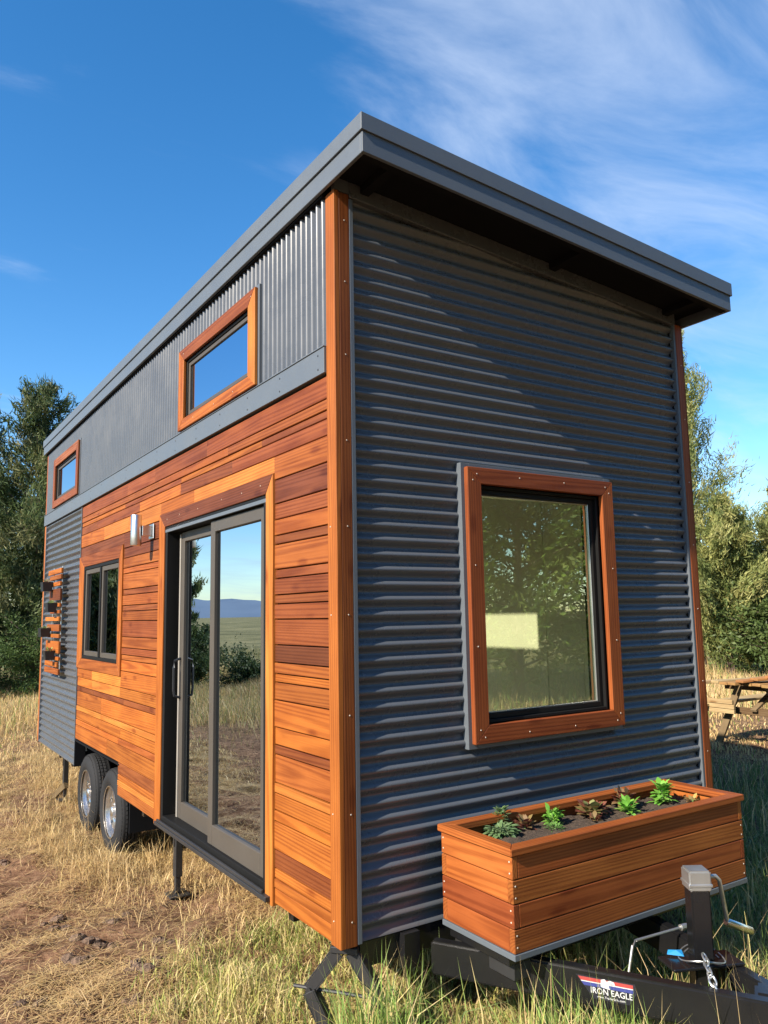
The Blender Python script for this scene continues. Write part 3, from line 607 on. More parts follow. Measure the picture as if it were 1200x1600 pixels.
# wire loops round the jack
m_ = MB()
for (zz_, rr) in ((0.385, 0.075), (0.392, 0.088)): m_.tube([(jp[0] + rr * math.cos(t), jp[1] + rr * math.sin(t), zz_ + 0.012 * math.sin(t * 2)) for t in np.linspace(0, 6.1, 28)], 0.0025, 6)
m_.build('safety_wire', M['zinc'], tr, smooth=True)
# decal on the tongue beam
bd = (Vector((1.12, -1.26, 0)) - Vector((0.42, -0.06, 0))).normalized(); bn = Vector((bd.y, -bd.x, 0)); 
if bn.x > 0: bn = -bn
def beam_pt(s, z, o): 
    p = Vector((0.42, -0.06, 0)) + bd * s + bn * (0.0275 + o); return Vector((p.x, p.y, z))
def decal(name, poly, mat, o, parent):
    mm = MB(); k_ = len(poly); mm.add([beam_pt(s, z, o) for s, z in poly] + [beam_pt(s, z, o - 0.0006) for s, z in poly],
        [tuple(range(k_)), tuple(range(2*k_-1, k_-1, -1))] + [(i, (i+1) % k_, k_+(i+1) % k_, k_+i) for i in range(k_)]); return mm.build(name, M[mat], parent)
s0 = 0.655; s1 = 0.850; zt, zb_ = 0.350, 0.272
dec = decal('decal', [(s0 - 0.03, zt), (s1, zt), (s1 + 0.004, zt - 0.035), (s1 - 0.025, zb_), (s0 + 0.035, zb_)], 'decal', 0.0012, tr)
dec['label'] = 'black trailer brand sticker with red, white and blue stripes'
decal('decal_stripe', [(s0 - 0.022, zt - 0.004), (s1 - 0.008, zt - 0.004), (s1 - 0.008, zt - 0.017), (s0 - 0.012, zt - 0.017)], 'decalred', 0.0020, dec)
decal('decal_stripe', [(s0 - 0.012, zt - 0.0175), (s1 - 0.008, zt - 0.0175), (s1 - 0.008, zt - 0.021), (s0 - 0.010, zt - 0.021)], 'decalwhite', 0.0020, dec)
decal('decal_stripe', [(s0 - 0.010, zt - 0.0215), (s1 - 0.008, zt - 0.0215), (s1 - 0.008, zt - 0.034), (s0 + 0.000, zt - 0.034)], 'decalblue', 0.0020, dec)
sm_ = (s0 + s1) / 2 - 0.005
decal('decal_emblem', [(sm_ - 0.028, zt - 0.030), (sm_ - 0.026, zt - 0.004), (sm_ - 0.012, zt + 0.000), (sm_ - 0.004, zt - 0.008), (sm_ + 0.008, zt - 0.002), (sm_ + 0.024, zt - 0.006), (sm_ + 0.028, zt - 0.018), (sm_ + 0.012, zt - 0.014), (sm_ + 0.002, zt - 0.024), (sm_ + 0.008, zt - 0.036)], 'decalwhite', 0.0026, dec)
def text_mesh(txt, size, s, z, o, parent, sx=1.0, spacing=1.0):
    cu = bpy.data.curves.new('lettering', 'FONT'); cu.body = txt; cu.size = size; cu.align_x = 'CENTER'; cu.resolution_u = 2; cu.space_character = spacing; cu.offset = size * 0.012
    to = bpy.data.objects.new('lettering', cu); COL.objects.link(to)
    bpy.context.view_layer.update()
    me = bpy.data.meshes.new_from_object(to.evaluated_get(bpy.context.evaluated_depsgraph_get())); bpy.data.objects.remove(to)
    me.materials.clear(); me.materials.append(M['decalwhite'])
    c = beam_pt(s, z, o); mw = Matrix(((bd.x * sx, 0, bn.x, c.x), (bd.y * sx, 0, bn.y, c.y), (0, 1, 0, c.z), (0, 0, 0, 1)))
    return link(bpy.data.objects.new('lettering', me), parent, mw)
text_mesh('IRON EAGLE', 0.031, sm_ + 0.012, 0.293, 0.0028, dec, 0.92)
text_mesh('www.TrailerSafe.com', 0.0125, sm_ + 0.010, 0.2785, 0.0022, dec, 0.98)

# wheels -----------------------------------------------------------------------
def make_wheel(yc, zc=0.183, rt=0.345):
    xo = 0.045; xw = 0.205
    hub = MB().lathe([(0.0001, -0.012), (0.030, -0.012), (0.040, -0.004), (0.042, 0.02), (0.065, 0.028), (0.072, 0.036)], (xo + 0.035, yc, zc), 'x', 28).build('wheel', M['chrome'], tr, smooth=True)
    c = (xo, yc, zc); prof = [(0.205, 0.022), (0.222, 0.010), (0.255, 0.0), (0.295, 0.004), (0.318, 0.018), (0.334, 0.030)]
    hw = xw - 0.03
    tp = [(rt - 0.004, 0.036), (rt, 0.046)]
    for g_ in (0.075, 0.105, 0.135): tp += [(rt, g_ - 0.004), (rt - 0.011, g_ - 0.003), (rt - 0.011, g_ + 0.003), (rt, g_ + 0.004)]
    tp += [(rt, xw - 0.046), (rt - 0.004, xw - 0.036)]
    full = prof + tp + [(r_, xw - h) for r_, h in prof[::-1]]
    tyre = MB().lathe(full, c, 'x', 72).build('tyre', M['rubber'], hub, smooth=True)
    # cross sipes on the shoulder, real grooves as thin raised blocks between them
    mb_ = MB()
    for k_ in range(64):
        t0 = 2 * math.pi * (k_ + 0.12) / 64; t1 = 2 * math.pi * (k_ + 0.86) / 64
        for (h0, h1, r0, r1) in ((0.024, 0.068, rt - 0.012, rt + 0.005), (0.082, 0.099, rt + 0.0045, rt + 0.005), (0.111, 0.129, rt + 0.0045, rt + 0.005), (xw - 0.068, xw - 0.026, rt + 0.005, rt - 0.012)):
            vv = []
            for t in (t0, t1):
                for (h, rr) in ((h0, r0), (h1, r1)):
                    for d_ in (-0.012, 0.0): vv.append((xo + h, yc + (rr + d_) * math.cos(t), zc + (rr + d_) * math.sin(t)))
            mb_.add(vv, [(0,1,3,2), (4,6,7,5), (1,5,7,3), (0,2,6,4), (0,4,5,1), (2,3,7,6)])
    tb = mb_.build('tread', M['rubber'], hub); tb['kind'] = 'stuff'
    rim = MB().lathe([(0.198, 0.012), (0.208, 0.010), (0.210, 0.020), (0.192, 0.030), (0.186, 0.060), (0.176, 0.085), (0.176, 0.16)], c, 'x', 48)
    rim.lathe([(0.072, 0.070), (0.082, 0.060), (0.098, 0.056), (0.104, 0.066)], c, 'x', 40)
    for k_ in range(8):
        t = 2 * math.pi * (k_ + 0.3) / 8; ct, st = math.cos(t), math.sin(t); vv = []
        for (r_, h, w_) in ((0.100, 0.060, 0.030), (0.140, 0.048, 0.024), (0.180, 0.060, 0.036)):
            for sg in (-1, 1): vv.append((xo + h, yc + r_ * ct - sg * w_ * st, zc + r_ * st + sg * w_ * ct))
            for sg in (-1, 1): vv.append((xo + h + 0.02, yc + r_ * ct - sg * w_ * st, zc + r_ * st + sg * w_ * ct))
        ff = []
        for i in (0, 4): ff += [(i, i+1, i+5, i+4), (i+2, i+6, i+7, i+3), (i, i+4, i+6, i+2), (i+1, i+3, i+7, i+5)]
        rim.add(vv, ff)
        tt = 2 * math.pi * (k_ + 0.5) / 8
        if k_ < 6:
            tt = 2 * math.pi * k_ / 6; rim.lathe([(0.0001, -0.016), (0.006, -0.014), (0.009, 0.0), (0.009, 0.012)], (xo + 0.058, yc + 0.060 * math.cos(tt), zc + 0.060 * math.sin(tt)), 'x', 8)
    rim.build('rim', M['chrome'], hub, smooth=True)
    MB().lathe([(0.0001, 0.10), (0.175, 0.10)], c, 'x', 24).build('brake_drum', M['blackmat'], hub)
    return hub
make_wheel(3.945); make_wheel(4.800)
m_ = MB(); m_.tube([(0.1, 3.945, 0.18), (W - 0.1, 3.945, 0.18)], 0.035, 10); m_.tube([(0.1, 4.80, 0.18), (W - 0.1, 4.80, 0.18)], 0.035, 10); m_.build('axle', M['blackmat'], tr, smooth=True)
def stab(y, zf, x=0.16):
    m_ = MB(); m_.beam((x, y, 0.40), (x, y, zf + 0.12), 0.055, 0.05, (1, 0, 0)); o_ = m_.build('stabilizer_leg', M['blackmat'], tr, bevel=0.004)
    m_ = MB(); m_.box((x - 0.031, y - 0.012, 0.22), (x - 0.026, y + 0.012, 0.37)); m_.build('rib', M['blackmat'], o_)
    m_ = MB(); m_.beam((x, y, zf + 0.14), (x, y, zf + 0.01), 0.035, 0.035, (1, 0, 0)); m_.box((x - 0.07, y - 0.07, zf), (x + 0.07, y + 0.07, zf + 0.012)); m_.build('foot', M['blackmat'], o_, bevel=0.002)
stab(2.52, -0.10); stab(6.2, -0.14)
m_ = MB(); m_.beam((0.16, 6.16, 0.02), (0.10, 6.45, -0.14), 0.04, 0.06); m_.build('brace', M['oldwood'], tr, color=(0.22, 0.17, 0.12))
# ------------------------------------------------------------------ scissor jack under the near corner
sj = empty('scissor_jack', (0.03, 0.03, -0.05), 'black steel scissor jack standing in the grass under the front corner post', 'jack')
JE = Vector((0.67, -0.742, 0)); JN = Vector((-0.742, -0.67, 0)); JC = Vector((0.062, 0.072, 0))
def JP(a, o, z): return JC + JE * a + JN * o + Vector((0, 0, z))
def arm(p, q, name='arm'):
    p, q = JP(*p), JP(*q); d = (q - p).normalized(); a = d.cross(JN)
    m_ = MB(); w = 0.028
    for sg in (-1, 1): m_.beam(p + a * sg * (w - 0.003), q + a * sg * (w - 0.003), 0.006, 0.052, JN)
    m_.beam(p + JN * 0.0235, q + JN * 0.0235, 2 * w - 0.013, 0.005, JN)
    return m_.build(name, M['blackmat'], sj, bevel=0.0015)
arm((-0.030, 0.0, 0.365), (-0.158, 0.0, 0.205)); arm((0.030, 0.0, 0.365), (0.150, 0.0, 0.185))
arm((-0.155, 0.012, 0.20), (-0.04, 0.012, -0.02)); arm((0.148, 0.012, 0.18), (0.04, 0.012, -0.02))
def jbox(name, a0, a1, o0_, o1_, z0, z1, bv=0.003):
    m_ = MB(); m_.add([JP(a, o, z) for z in (z0, z1) for a, o in ((a0, o0_), (a1, o0_), (a1, o1_), (a0, o1_))], [(0,3,2,1),(4,5,6,7),(0,1,5,4),(1,2,6,5),(2,3,7,6),(3,0,4,7)]); return m_.build(name, M['blackmat'], sj, bevel=bv)
jbox('head', -0.06, 0.06, -0.04, 0.035, 0.362, 0.388); jbox('base', -0.10, 0.10, -0.06, 0.07, -0.07, -0.03)
m_ = MB(); m_.tube([JP(-0.235, 0, 0.205), JP(0.19, 0, 0.185)], 0.008, 8); m_.build('lead_screw', M['blackmat'], sj, smooth=True)
for a_, z_ in ((-0.158, 0.203), (0.150, 0.183)):
    m_ = MB(); m_.tube([JP(a_, 0.036, z_), JP(a_, -0.034, z_)], 0.013, 10); m_.build('pivot', M['blackmat'], sj, smooth=True)

# safety chain hanging over the tongue
chain_pts = [Vector((1.10, -0.92, 0.43)), Vector((1.02, -1.00, 0.40)), Vector((1.00, -1.06, 0.33)), Vector((0.995, -1.07, 0.24)), Vector((1.00, -1.08, 0.14)), Vector((1.0, -1.09, 0.04))]
ch = empty('safety_chain', (1.0, -1.07, 0.0), 'zinc steel safety chain hanging over the black tongue beam', 'chain')
def resample(pts, step):
    out = [pts[0]]; 
    acc = []
    L_ = [0]
    for a, b_ in zip(pts[:-1], pts[1:]): L_.append(L_[-1] + (b_ - a).length)
    s = 0; res = []
    while s < L_[-1]:
        for i in range(len(pts) - 1):
            if L_[i] <= s <= L_[i+1]: res.append(pts[i].lerp(pts[i+1], (s - L_[i]) / (L_[i+1] - L_[i]))); break
        s += step
    return res
cp = resample(chain_pts, 0.030)
for i in range(len(cp) - 1):
    p, q = cp[i], cp[i + 1]; d = (q - p).normalized(); c = (p + q) / 2
    sd = d.cross(Vector((0.6, 0.8, 0.1))).normalized() if i % 2 == 0 else d.cross(d.cross(Vector((0.6, 0.8, 0.1)))).normalized()
    pts = []
    for k_ in range(12):
        t = 2 * math.pi * k_ / 12; pts.append(c + d * (0.021 * math.cos(t)) + sd * (0.0115 * math.sin(t)))
    m_ = MB(); m_.tube(pts, 0.0040, 6, closed=True); m_.build('chain_link', M['zinc'], ch, smooth=True)
# ------------------------------------------------------------------ planter box
pl = empty('planter_box', (1.245, -0.29, 0.416), 'long cedar planter box of overlapping boards on the trailer tongue', 'planter')
PX0, PX1, PY0, PY1 = 0.478, 2.018, -0.522, -0.062
zc = [0.442, 0.534, 0.626, 0.718, 0.810]
def wboard(name, lo, hi, axis, parent, tone, bevel=0.003, mat='wood'):
    lo, hi = Vector(lo), Vector(hi); c = (lo + hi) / 2; h = (hi - lo) / 2
    if axis == 'x': mw = Matrix.Translation(c); d = (h.x, h.y, h.z)
    elif axis == 'y': mw = Matrix.Translation(c) @ Matrix.Rotation(R(90), 4, 'Z'); d = (h.y, h.x, h.z)
    else: mw = Matrix.Translation(c) @ Matrix.Rotation(R(-90), 4, 'Y'); d = (h.z, h.y, h.x)
    return MB().box((-d[0], -d[1], -d[2]), d).build(name, M[mat], parent, bevel=bevel, mw=mw, color=tone)
t_ = 0.030
ptn = [(0.43, 0.125, 0.040), (0.36, 0.095, 0.036), (0.53, 0.17, 0.050), (0.56, 0.185, 0.055)]
for i in range(4):
    a, b_ = zc[i] + 0.0015, zc[i + 1] - 0.0015; ov = i % 2
    x0, x1 = (PX0, PX1) if ov == 0 else (PX0 + t_ + 0.0005, PX1 - t_ - 0.0005); y0, y1 = (PY0 + t_ + 0.0005, PY1 - t_ - 0.0005) if ov == 0 else (PY0, PY1)
    tn = [(0.43, 0.135, 0.042), (0.40, 0.120, 0.038), (0.46, 0.15, 0.045), (0.42, 0.125, 0.040)][i]
    wboard('plank', (x0, PY0, a), (x1, PY0 + t_, b_), 'x', pl, jit(tn, .05)); wboard('plank', (x0, PY1 - t_, a), (x1, PY1, b_), 'x', pl, jit(tn, .05))
    wboard('plank', (PX0, y0, a), (PX0 + t_, y1, b_), 'y', pl, jit(ptn[i], .04)); wboard('plank', (PX1 - t_, y0, a), (PX1, y1, b_), 'y', pl, jit(ptn[i], .05))
def top_board(pts, grain, tone):
    z0, z1 = 0.8105, 0.840; ux = Vector((1, 0, 0)) if grain == 'x' else Vector((0, 1, 0)); uz = ux.cross(Vector((0, 0, 1)))
    wp = [Vector((x, y, z0)) for x, y in pts]; c = sum(wp, Vector()) / 4; loc = [((p - c).dot(ux), (p - c).dot(uz)) for p in wp]
    m_ = MB(); m_.add([(x, 0, z) for x, z in loc] + [(x, z1 - z0, z) for x, z in loc], [(0,1,2,3), (7,6,5,4)] + [(i, (i+1) % 4, 4 + (i+1) % 4, 4 + i) for i in range(4)])
    mw = Matrix(((ux.x, 0, uz.x, c.x), (ux.y, 0, uz.y, c.y), (ux.z, 1, uz.z, c.z), (0,0,0,1))); m_.build('rim_board', M['wood'], pl, bevel=0.003, mw=mw, color=tone)
o0, o1, q0, q1, rw = 0.466, 2.030, -0.534, -0.050, 0.060
top_board([(o0, q0), (o1, q0), (o1 - rw, q0 + rw), (o0 + rw, q0 + rw)], 'x', (0.44, 0.135, 0.042)); top_board([(o0 + rw, q1 - rw), (o1 - rw, q1 - rw), (o1, q1), (o0, q1)], 'x', (0.46, 0.145, 0.045))
top_board([(o0, q0), (o0 + rw, q0 + rw), (o0 + rw, q1 - rw), (o0, q1)], 'y', (0.52, 0.165, 0.05)); top_board([(o1 - rw, q0 + rw), (o1, q0), (o1, q1), (o1 - rw, q1 - rw)], 'y', (0.50, 0.155, 0.048))
m_ = MB(); m_.box((PX0 - 0.003, PY0 - 0.003, 0.418), (PX1 + 0.003, PY1 + 0.003, 0.4415)); m_.build('base_flashing', M['fascia'], pl, bevel=0.002)
sxs = np.linspace(PX0 + t_ + .001, PX1 - t_ - .001, 90); sys_ = np.linspace(PY0 + t_ + .001, PY1 - t_ - .001, 30); SX, SY = np.meshgrid(sxs, sys_, indexing='ij')
SZ = 0.772 + 0.006 * wobble(SX, SY, 20, 60, 0, 10) * 0.4 + RNG.normal(0, 0.0025, SX.shape)
k = (np.arange(89)[:, None] * 30 + np.arange(29)[None]).ravel()
mesh_np('soil', np.stack([SX, SY, SZ], -1).reshape(-1, 3), np.stack([k, k + 30, k + 31, k + 1], -1), None, M['soil'], pl)
m_ = MB()
for i in range(4):
    zz_ = (zc[i] + zc[i+1]) / 2
    for dz in (-0.022, 0.022):
        for xx in ((PX0 + 0.015, PX1 - 0.015) if i % 2 == 0 else ()): m_.lathe([(0.0001, -0.0015), (0.003, -0.0012), (0.0038, 0.0)], (xx, PY0 - 0.0002, zz_ + dz), 'y', 8)
        for yy in ((PY0 + 0.015, PY1 - 0.015) if i % 2 == 1 else ()): m_.lathe([(0.0001, -0.0015), (0.003, -0.0012), (0.0038, 0.0)], (PX0 - 0.0002, yy, zz_ + dz), 'x', 8)
s_ = m_.build('screws', M['screw'], pl); s_['kind'] = 'stuff'

# ------------------------------------------------------------------ plants: leaves as curved blades
def leaf_cloud(base, d, L_, Wd, col, curl=0.5, n=1):
    """arrays of leaves: base (n,3), direction d (n,3), length, width -> verts, quads+tris, cols"""
    n = len(base); d = d / np.linalg.norm(d, axis=1, keepdims=True)
    up = np.tile([0, 0, 1.0], (n, 1)); side_ = np.cross(d, up); sn_ = np.linalg.norm(side_, axis=1, keepdims=True); side_ = np.where(sn_ < 1e-3, [1, 0, 0], side_ / np.maximum(sn_, 1e-6))
    nr = np.cross(side_, d); L_ = np.asarray(L_)[:, None]; Wd = np.asarray(Wd)[:, None]; cu = np.asarray(curl).reshape(-1, 1) if np.ndim(curl) else curl
    ts = [0.0, 0.3, 0.65, 1.0]; ws = [0.12, 0.9, 0.85, 0.02]; P_ = []
    for t, w in zip(ts, ws):
        c = base + d * L_ * t - np.array([0, 0, 1.0]) * L_ * cu * t * t * 0.6
        P_ += [c - side_ * Wd * w * 0.5 + nr * Wd * w * 0.12, c + side_ * Wd * w * 0.5 + nr * Wd * w * 0.12]
    V = np.stack(P_, 1).reshape(-1, 3); k_ = np.arange(n)[:, None] * 8
    F = np.concatenate([k_ + np.array([[2*i, 2*i+1, 2*i+3, 2*i+2]]) for i in range(3)], 0)
    return V, F, np.repeat(col, 8, axis=0)
def rnd_col(c, n, v=0.2): 
    c = np.asarray(c); return np.clip(c[None] * RNG.uniform(1 - v, 1 + v, (n, 1)) * RNG.uniform(1 - v * .4, 1 + v * .4, (n, 3)), 0.002, 0.95)
def potted(name, loc, label, cat, n, h, rad, L_, Wd, cols, curl, group=None, up=0.6):
    x, y, z = loc; n = int(n * 1.7); L_ *= 0.78; Wd *= 0.70; h *= 0.85; ang = RNG.uniform(0, 2 * np.pi, n); t = RNG.uniform(0, 1, n); rr = rad * np.sqrt(RNG.uniform(0, 1, n)) * 0.35
    base = np.stack([x + rr * np.cos(ang), y + rr * np.sin(ang), z + h * t * 0.75], -1)
    el = up * (0.3 + t) + RNG.normal(0, 0.2, n); d = np.stack([np.cos(ang) * np.cos(el), np.sin(ang) * np.cos(el), np.sin(el)], -1)
    col = np.concatenate([rnd_col(c, n // len(cols) + 1) for c in cols])[:n]
    V, F, C = leaf_cloud(base, d, RNG.uniform(0.6, 1.1, n) * L_, RNG.uniform(0.7, 1.1, n) * Wd, col, curl)
    root = empty(name, loc, label, cat, group)
    mesh_np('leaves', V, F, None, M['leaf'], root, C, smooth=True)
    m_ = MB(); m_.tube([(x, y, z - 0.01), (x + 0.003, y, z + h * 0.4), (x, y + 0.003, z + h * 0.8)], [0.004, 0.0035, 0.002], 6)
    st = m_.build('stem', M['stem'], root, smooth=True); return root
m, nt, b, n, l = mk('green_stem'); b.inputs['Base Color'].default_value = (0.10, 0.18, 0.05, 1); b.inputs['Roughness'].default_value = 0.6
nz = N(nt, 'ShaderNodeTexNoise', {'Scale': 40.0}); l.new(ramp(nt, nz.outputs[0], [(0.3, (0.07, 0.13, 0.03)), (0.7, (0.14, 0.22, 0.07))]), b.inputs['Base Color']); M['stem'] = m
G1, G2, RD, RD2, GY_ = (0.18, 0.42, 0.06), (0.25, 0.50, 0.09), (0.24, 0.085, 0.06), (0.26, 0.17, 0.075), (0.19, 0.28, 0.14)
sz = 0.775
potted('herb', (0.745, -0.155, sz), 'grey green bushy herb at the left end of the planter', 'plant', 120, 0.05, 0.16, 0.055, 0.026, [GY_, (0.14, 0.24, 0.10)], 0.3, None, 0.3)
potted('herb', (0.80, -0.10, sz), 'upright grey green herb sprig leaning right at the planter left end', 'plant', 70, 0.14, 0.05, 0.045, 0.022, [GY_, (0.2, 0.32, 0.13)], 0.2, None, 0.5)
potted('lettuce', (0.885, -0.165, sz), 'small dark red lettuce between herb and bright green seedling', 'plant', 22, 0.05, 0.06, 0.065, 0.045, [RD, RD2], 0.3, None, 0.9)
potted('seedling', (1.060, -0.165, sz), 'bright green leafy seedling third from the planter left end', 'plant', 34, 0.09, 0.06, 0.065, 0.034, [G1, G2], 0.4, None, 0.7)
potted('seedling', (0.995, -0.245, sz), 'low feathery green sprout at the planter front edge', 'plant', 60, 0.02, 0.10, 0.035, 0.008, [(0.13, 0.26, 0.07)], 0.2, None, 0.5)
potted('lettuce', (1.300, -0.190, sz), 'big red and green lettuce in the middle of the planter', 'plant', 46, 0.06, 0.10, 0.085, 0.060, [RD2, RD, (0.24, 0.26, 0.09)], 0.35, None, 0.8)
potted('lettuce', (1.395, -0.150, sz), 'red lettuce leaning against the right of the big lettuce', 'plant', 30, 0.04, 0.09, 0.08, 0.055, [RD, RD2], 0.45, None, 0.6)
potted('lettuce', (1.235, -0.270, sz), 'tiny brownish lettuce in front of the big lettuce', 'plant', 16, 0.03, 0.05, 0.055, 0.040, [RD2, RD], 0.3, None, 0.9)
potted('seedling', (1.500, -0.250, sz), 'bright green seedling with broad leaves before the rear red lettuce', 'plant', 30, 0.06, 0.07, 0.085, 0.040, [G2, G1], 0.3, None, 0.8)
potted('lettuce', (1.590, -0.140, sz), 'red lettuce at the back right of the planter', 'plant', 36, 0.08, 0.08, 0.085, 0.060, [RD, RD2], 0.3, None, 0.9)
potted('seedling', (1.805, -0.215, sz), 'tallest bright green leafy plant near the planter right end', 'plant', 60, 0.13, 0.08, 0.075, 0.042, [G1, G2], 0.4, None, 0.6)
potted('lettuce', (1.935, -0.300, sz), 'pale yellow withered lettuce at the planter right end', 'plant', 14, 0.02, 0.06, 0.05, 0.035, [(0.40, 0.33, 0.12), RD2], 0.2, None, 0.6)

# ------------------------------------------------------------------ wall lamp
lamp = empty('wall_lamp', (-0.055, 2.71, 2.30), 'brushed steel cylinder wall lamp between window and glass door', 'lamp')
m_ = MB(); m_.lathe([(0.0001, -0.006), (0.036, -0.006), (0.0385, 0.0), (0.0385, 0.215), (0.036, 0.218), (0.030, 0.212), (0.0001, 0.212)], (-0.115, 2.735, 2.300), 'z', 28); m_.build('lamp_shade', M['steel'], lamp, smooth=True)
m_ = MB(); m_.box((-0.080, 2.700, 2.365), (-0.012, 2.745, 2.440)); m_.build('bracket', M['steel'], lamp, bevel=0.003)
m_ = MB(); m_.box((-0.012, 2.665, 2.345), (-0.003, 2.775, 2.455)); m_.build('wall_plate', M['steel'], lamp, bevel=0.003)

# ------------------------------------------------------------------ slat rack with hanging pots
rk = empty('slat_rack', (-0.04, 6.0, 1.20), 'rack of mixed cedar slats on steel rods on the corrugated wall', 'rack')
slats = [(5.622,6.31,2.254,2.307),(5.632,6.22,2.194,2.242),(5.662,6.20,2.126,2.170),(5.649,6.20,1.975,2.096),(5.665,6.161,1.906,1.945),(5.652,6.146,1.838,1.872),(5.682,6.397,1.761,1.804),(5.647,6.307,1.654,1.726),(5.65,6.25,1.586,1.624),(5.637,6.317,1.430,1.552),(5.63,6.284,1.358,1.395),(5.705,6.344,1.287,1.338),(5.629,6.354,1.215,1.273)]
for i, (a, b_, c, d) in enumerate(slats):
    o_ = wboard('slat', (-0.068, a, c), (-0.046, b_, d), 'y', rk, jit((T_OR, T_MID, T_OR, T_DARK, T_OR, T_MID, T_LIGHT, T_MID, T_OR, T_OR, T_OR, T_OR, T_MID)[i], .06))
for yy in (5.70, 6.16):
    m_ = MB(); m_.tube([(-0.036, yy, 1.19), (-0.036, yy, 2.33)], 0.0065, 8)
    for zz_ in (1.24, 1.60, 1.95, 2.28): m_.tube([(-0.036, yy, zz_), (0.004, yy, zz_)], 0.005, 6)
    m_.build('rod', M['zinc'], rk, smooth=True)
pots = [(-0.176, 6.0, 2.077, 2.176, 0.150, 'topmost black pot with spiky aloe on the slat rack', [(0.30, 0.32, 0.17), (0.36, 0.26, 0.18)], 0.8, 0.010),
        (-0.164, 5.754, 1.852, 1.948, 0.150, 'second black pot from the top, with round pale succulent', [(0.30, 0.40, 0.17), (0.38, 0.45, 0.22)], 0.5, 0.030),
        (-0.172, 6.044, 1.594, 1.687, 0.170, 'third black pot from the top, with low green succulent', [(0.18, 0.30, 0.10), (0.34, 0.38, 0.25)], 0.3, 0.022),
        (-0.168, 5.772, 1.362, 1.457, 0.130, 'lowest black pot on the rack with green and rusty succulents', [(0.30, 0.42, 0.12), (0.35, 0.17, 0.09)], 0.6, 0.022)]
for i, (x, y, z0, z1, ln_, lab, cl, up_, wd) in enumerate(pots):
    p_ = empty('hanging_pot', (x + 0.05, y + ln_ / 2, z0), lab, 'pot', 'black pots on the slat rack')
    m_ = MB(); xb, yb = -0.072, y + ln_; ti = 0.008
    m_.add([(x+ti, y+ti, z0), (xb-ti, y+ti, z0), (xb-ti, yb-ti, z0), (x+ti, yb-ti, z0), (x, y, z1), (xb, y, z1), (xb, yb, z1), (x, yb, z1)], [(0,3,2,1), (0,1,5,4), (1,2,6,5), (2,3,7,6), (3,0,4,7)])
    m_.add([(x, y, z1), (xb, y, z1), (xb, yb, z1), (x, yb, z1), (x+ti, y+ti, z1), (xb-ti, y+ti, z1), (xb-ti, yb-ti, z1), (x+ti, yb-ti, z1), (x+ti, y+ti, z1-0.02), (xb-ti, y+ti, z1-0.02), (xb-ti, yb-ti, z1-0.02), (x+ti, yb-ti, z1-0.02)],
           [(0,1,5,4), (1,2,6,5), (2,3,7,6), (3,0,4,7), (4,5,9,8), (5,6,10,9), (6,7,11,10), (7,4,8,11)])
    m_.build('pot', M['pot'], p_, recalc=True); MB().box((x+ti, y+ti, z1-0.03), (xb-ti, yb-ti, z1-0.015)).build('soil', M['soil'], p_)
    n_ = 46; cx_, cy_ = (x + xb) / 2, (y + yb) / 2; an = RNG.uniform(0, 6.28, n_); el = RNG.uniform(0.2, 1.4, n_) * (0.5 + up_ * 0.6)
    ctr = np.stack([np.full(n_, cx_) , cy_ + RNG.choice([-0.035, 0.03], n_), np.full(n_, z1 - 0.015)], -1)
    V, F, C = leaf_cloud(ctr, np.stack([np.cos(an) * np.cos(el), np.sin(an) * np.cos(el), np.sin(el)], -1), RNG.uniform(0.035, 0.075, n_) * (0.8 + up_ * 0.5), np.full(n_, wd), np.concatenate([rnd_col(cl[0], n_ // 2), rnd_col(cl[1], n_ - n_ // 2)]), 0.2)
    mesh_np('succulent', V, F, None, M['leaf'], p_, C)

# ------------------------------------------------------------------ weathered picnic table on the right
pt = empty('picnic_table', (8.6, 3.2, 0.0), 'weathered wooden picnic table with loose planks on top beside the trees', 'table')
GREY, TAN, PALE = (0.30, 0.24, 0.19), (0.50, 0.32, 0.17), (0.62, 0.50, 0.36)
def slant(name, p, q, w, h, tone, up=(0, 0, 1)):
    p, q = Vector(p), Vector(q); d = (q - p).normalized(); upv = Vector(up); a = upv.cross(d).normalized(); b_ = d.cross(a)
    c = (p + q) / 2; L_ = (q - p).length / 2; mw = Matrix(((d.x, a.x, b_.x, c.x), (d.y, a.y, b_.y, c.y), (d.z, a.z, b_.z, c.z), (0,0,0,1)))
    return MB().box((-L_, -w / 2, -h / 2), (L_, w / 2, h / 2)).build(name, M['oldwood'], pt, bevel=0.004, mw=mw, color=tone)
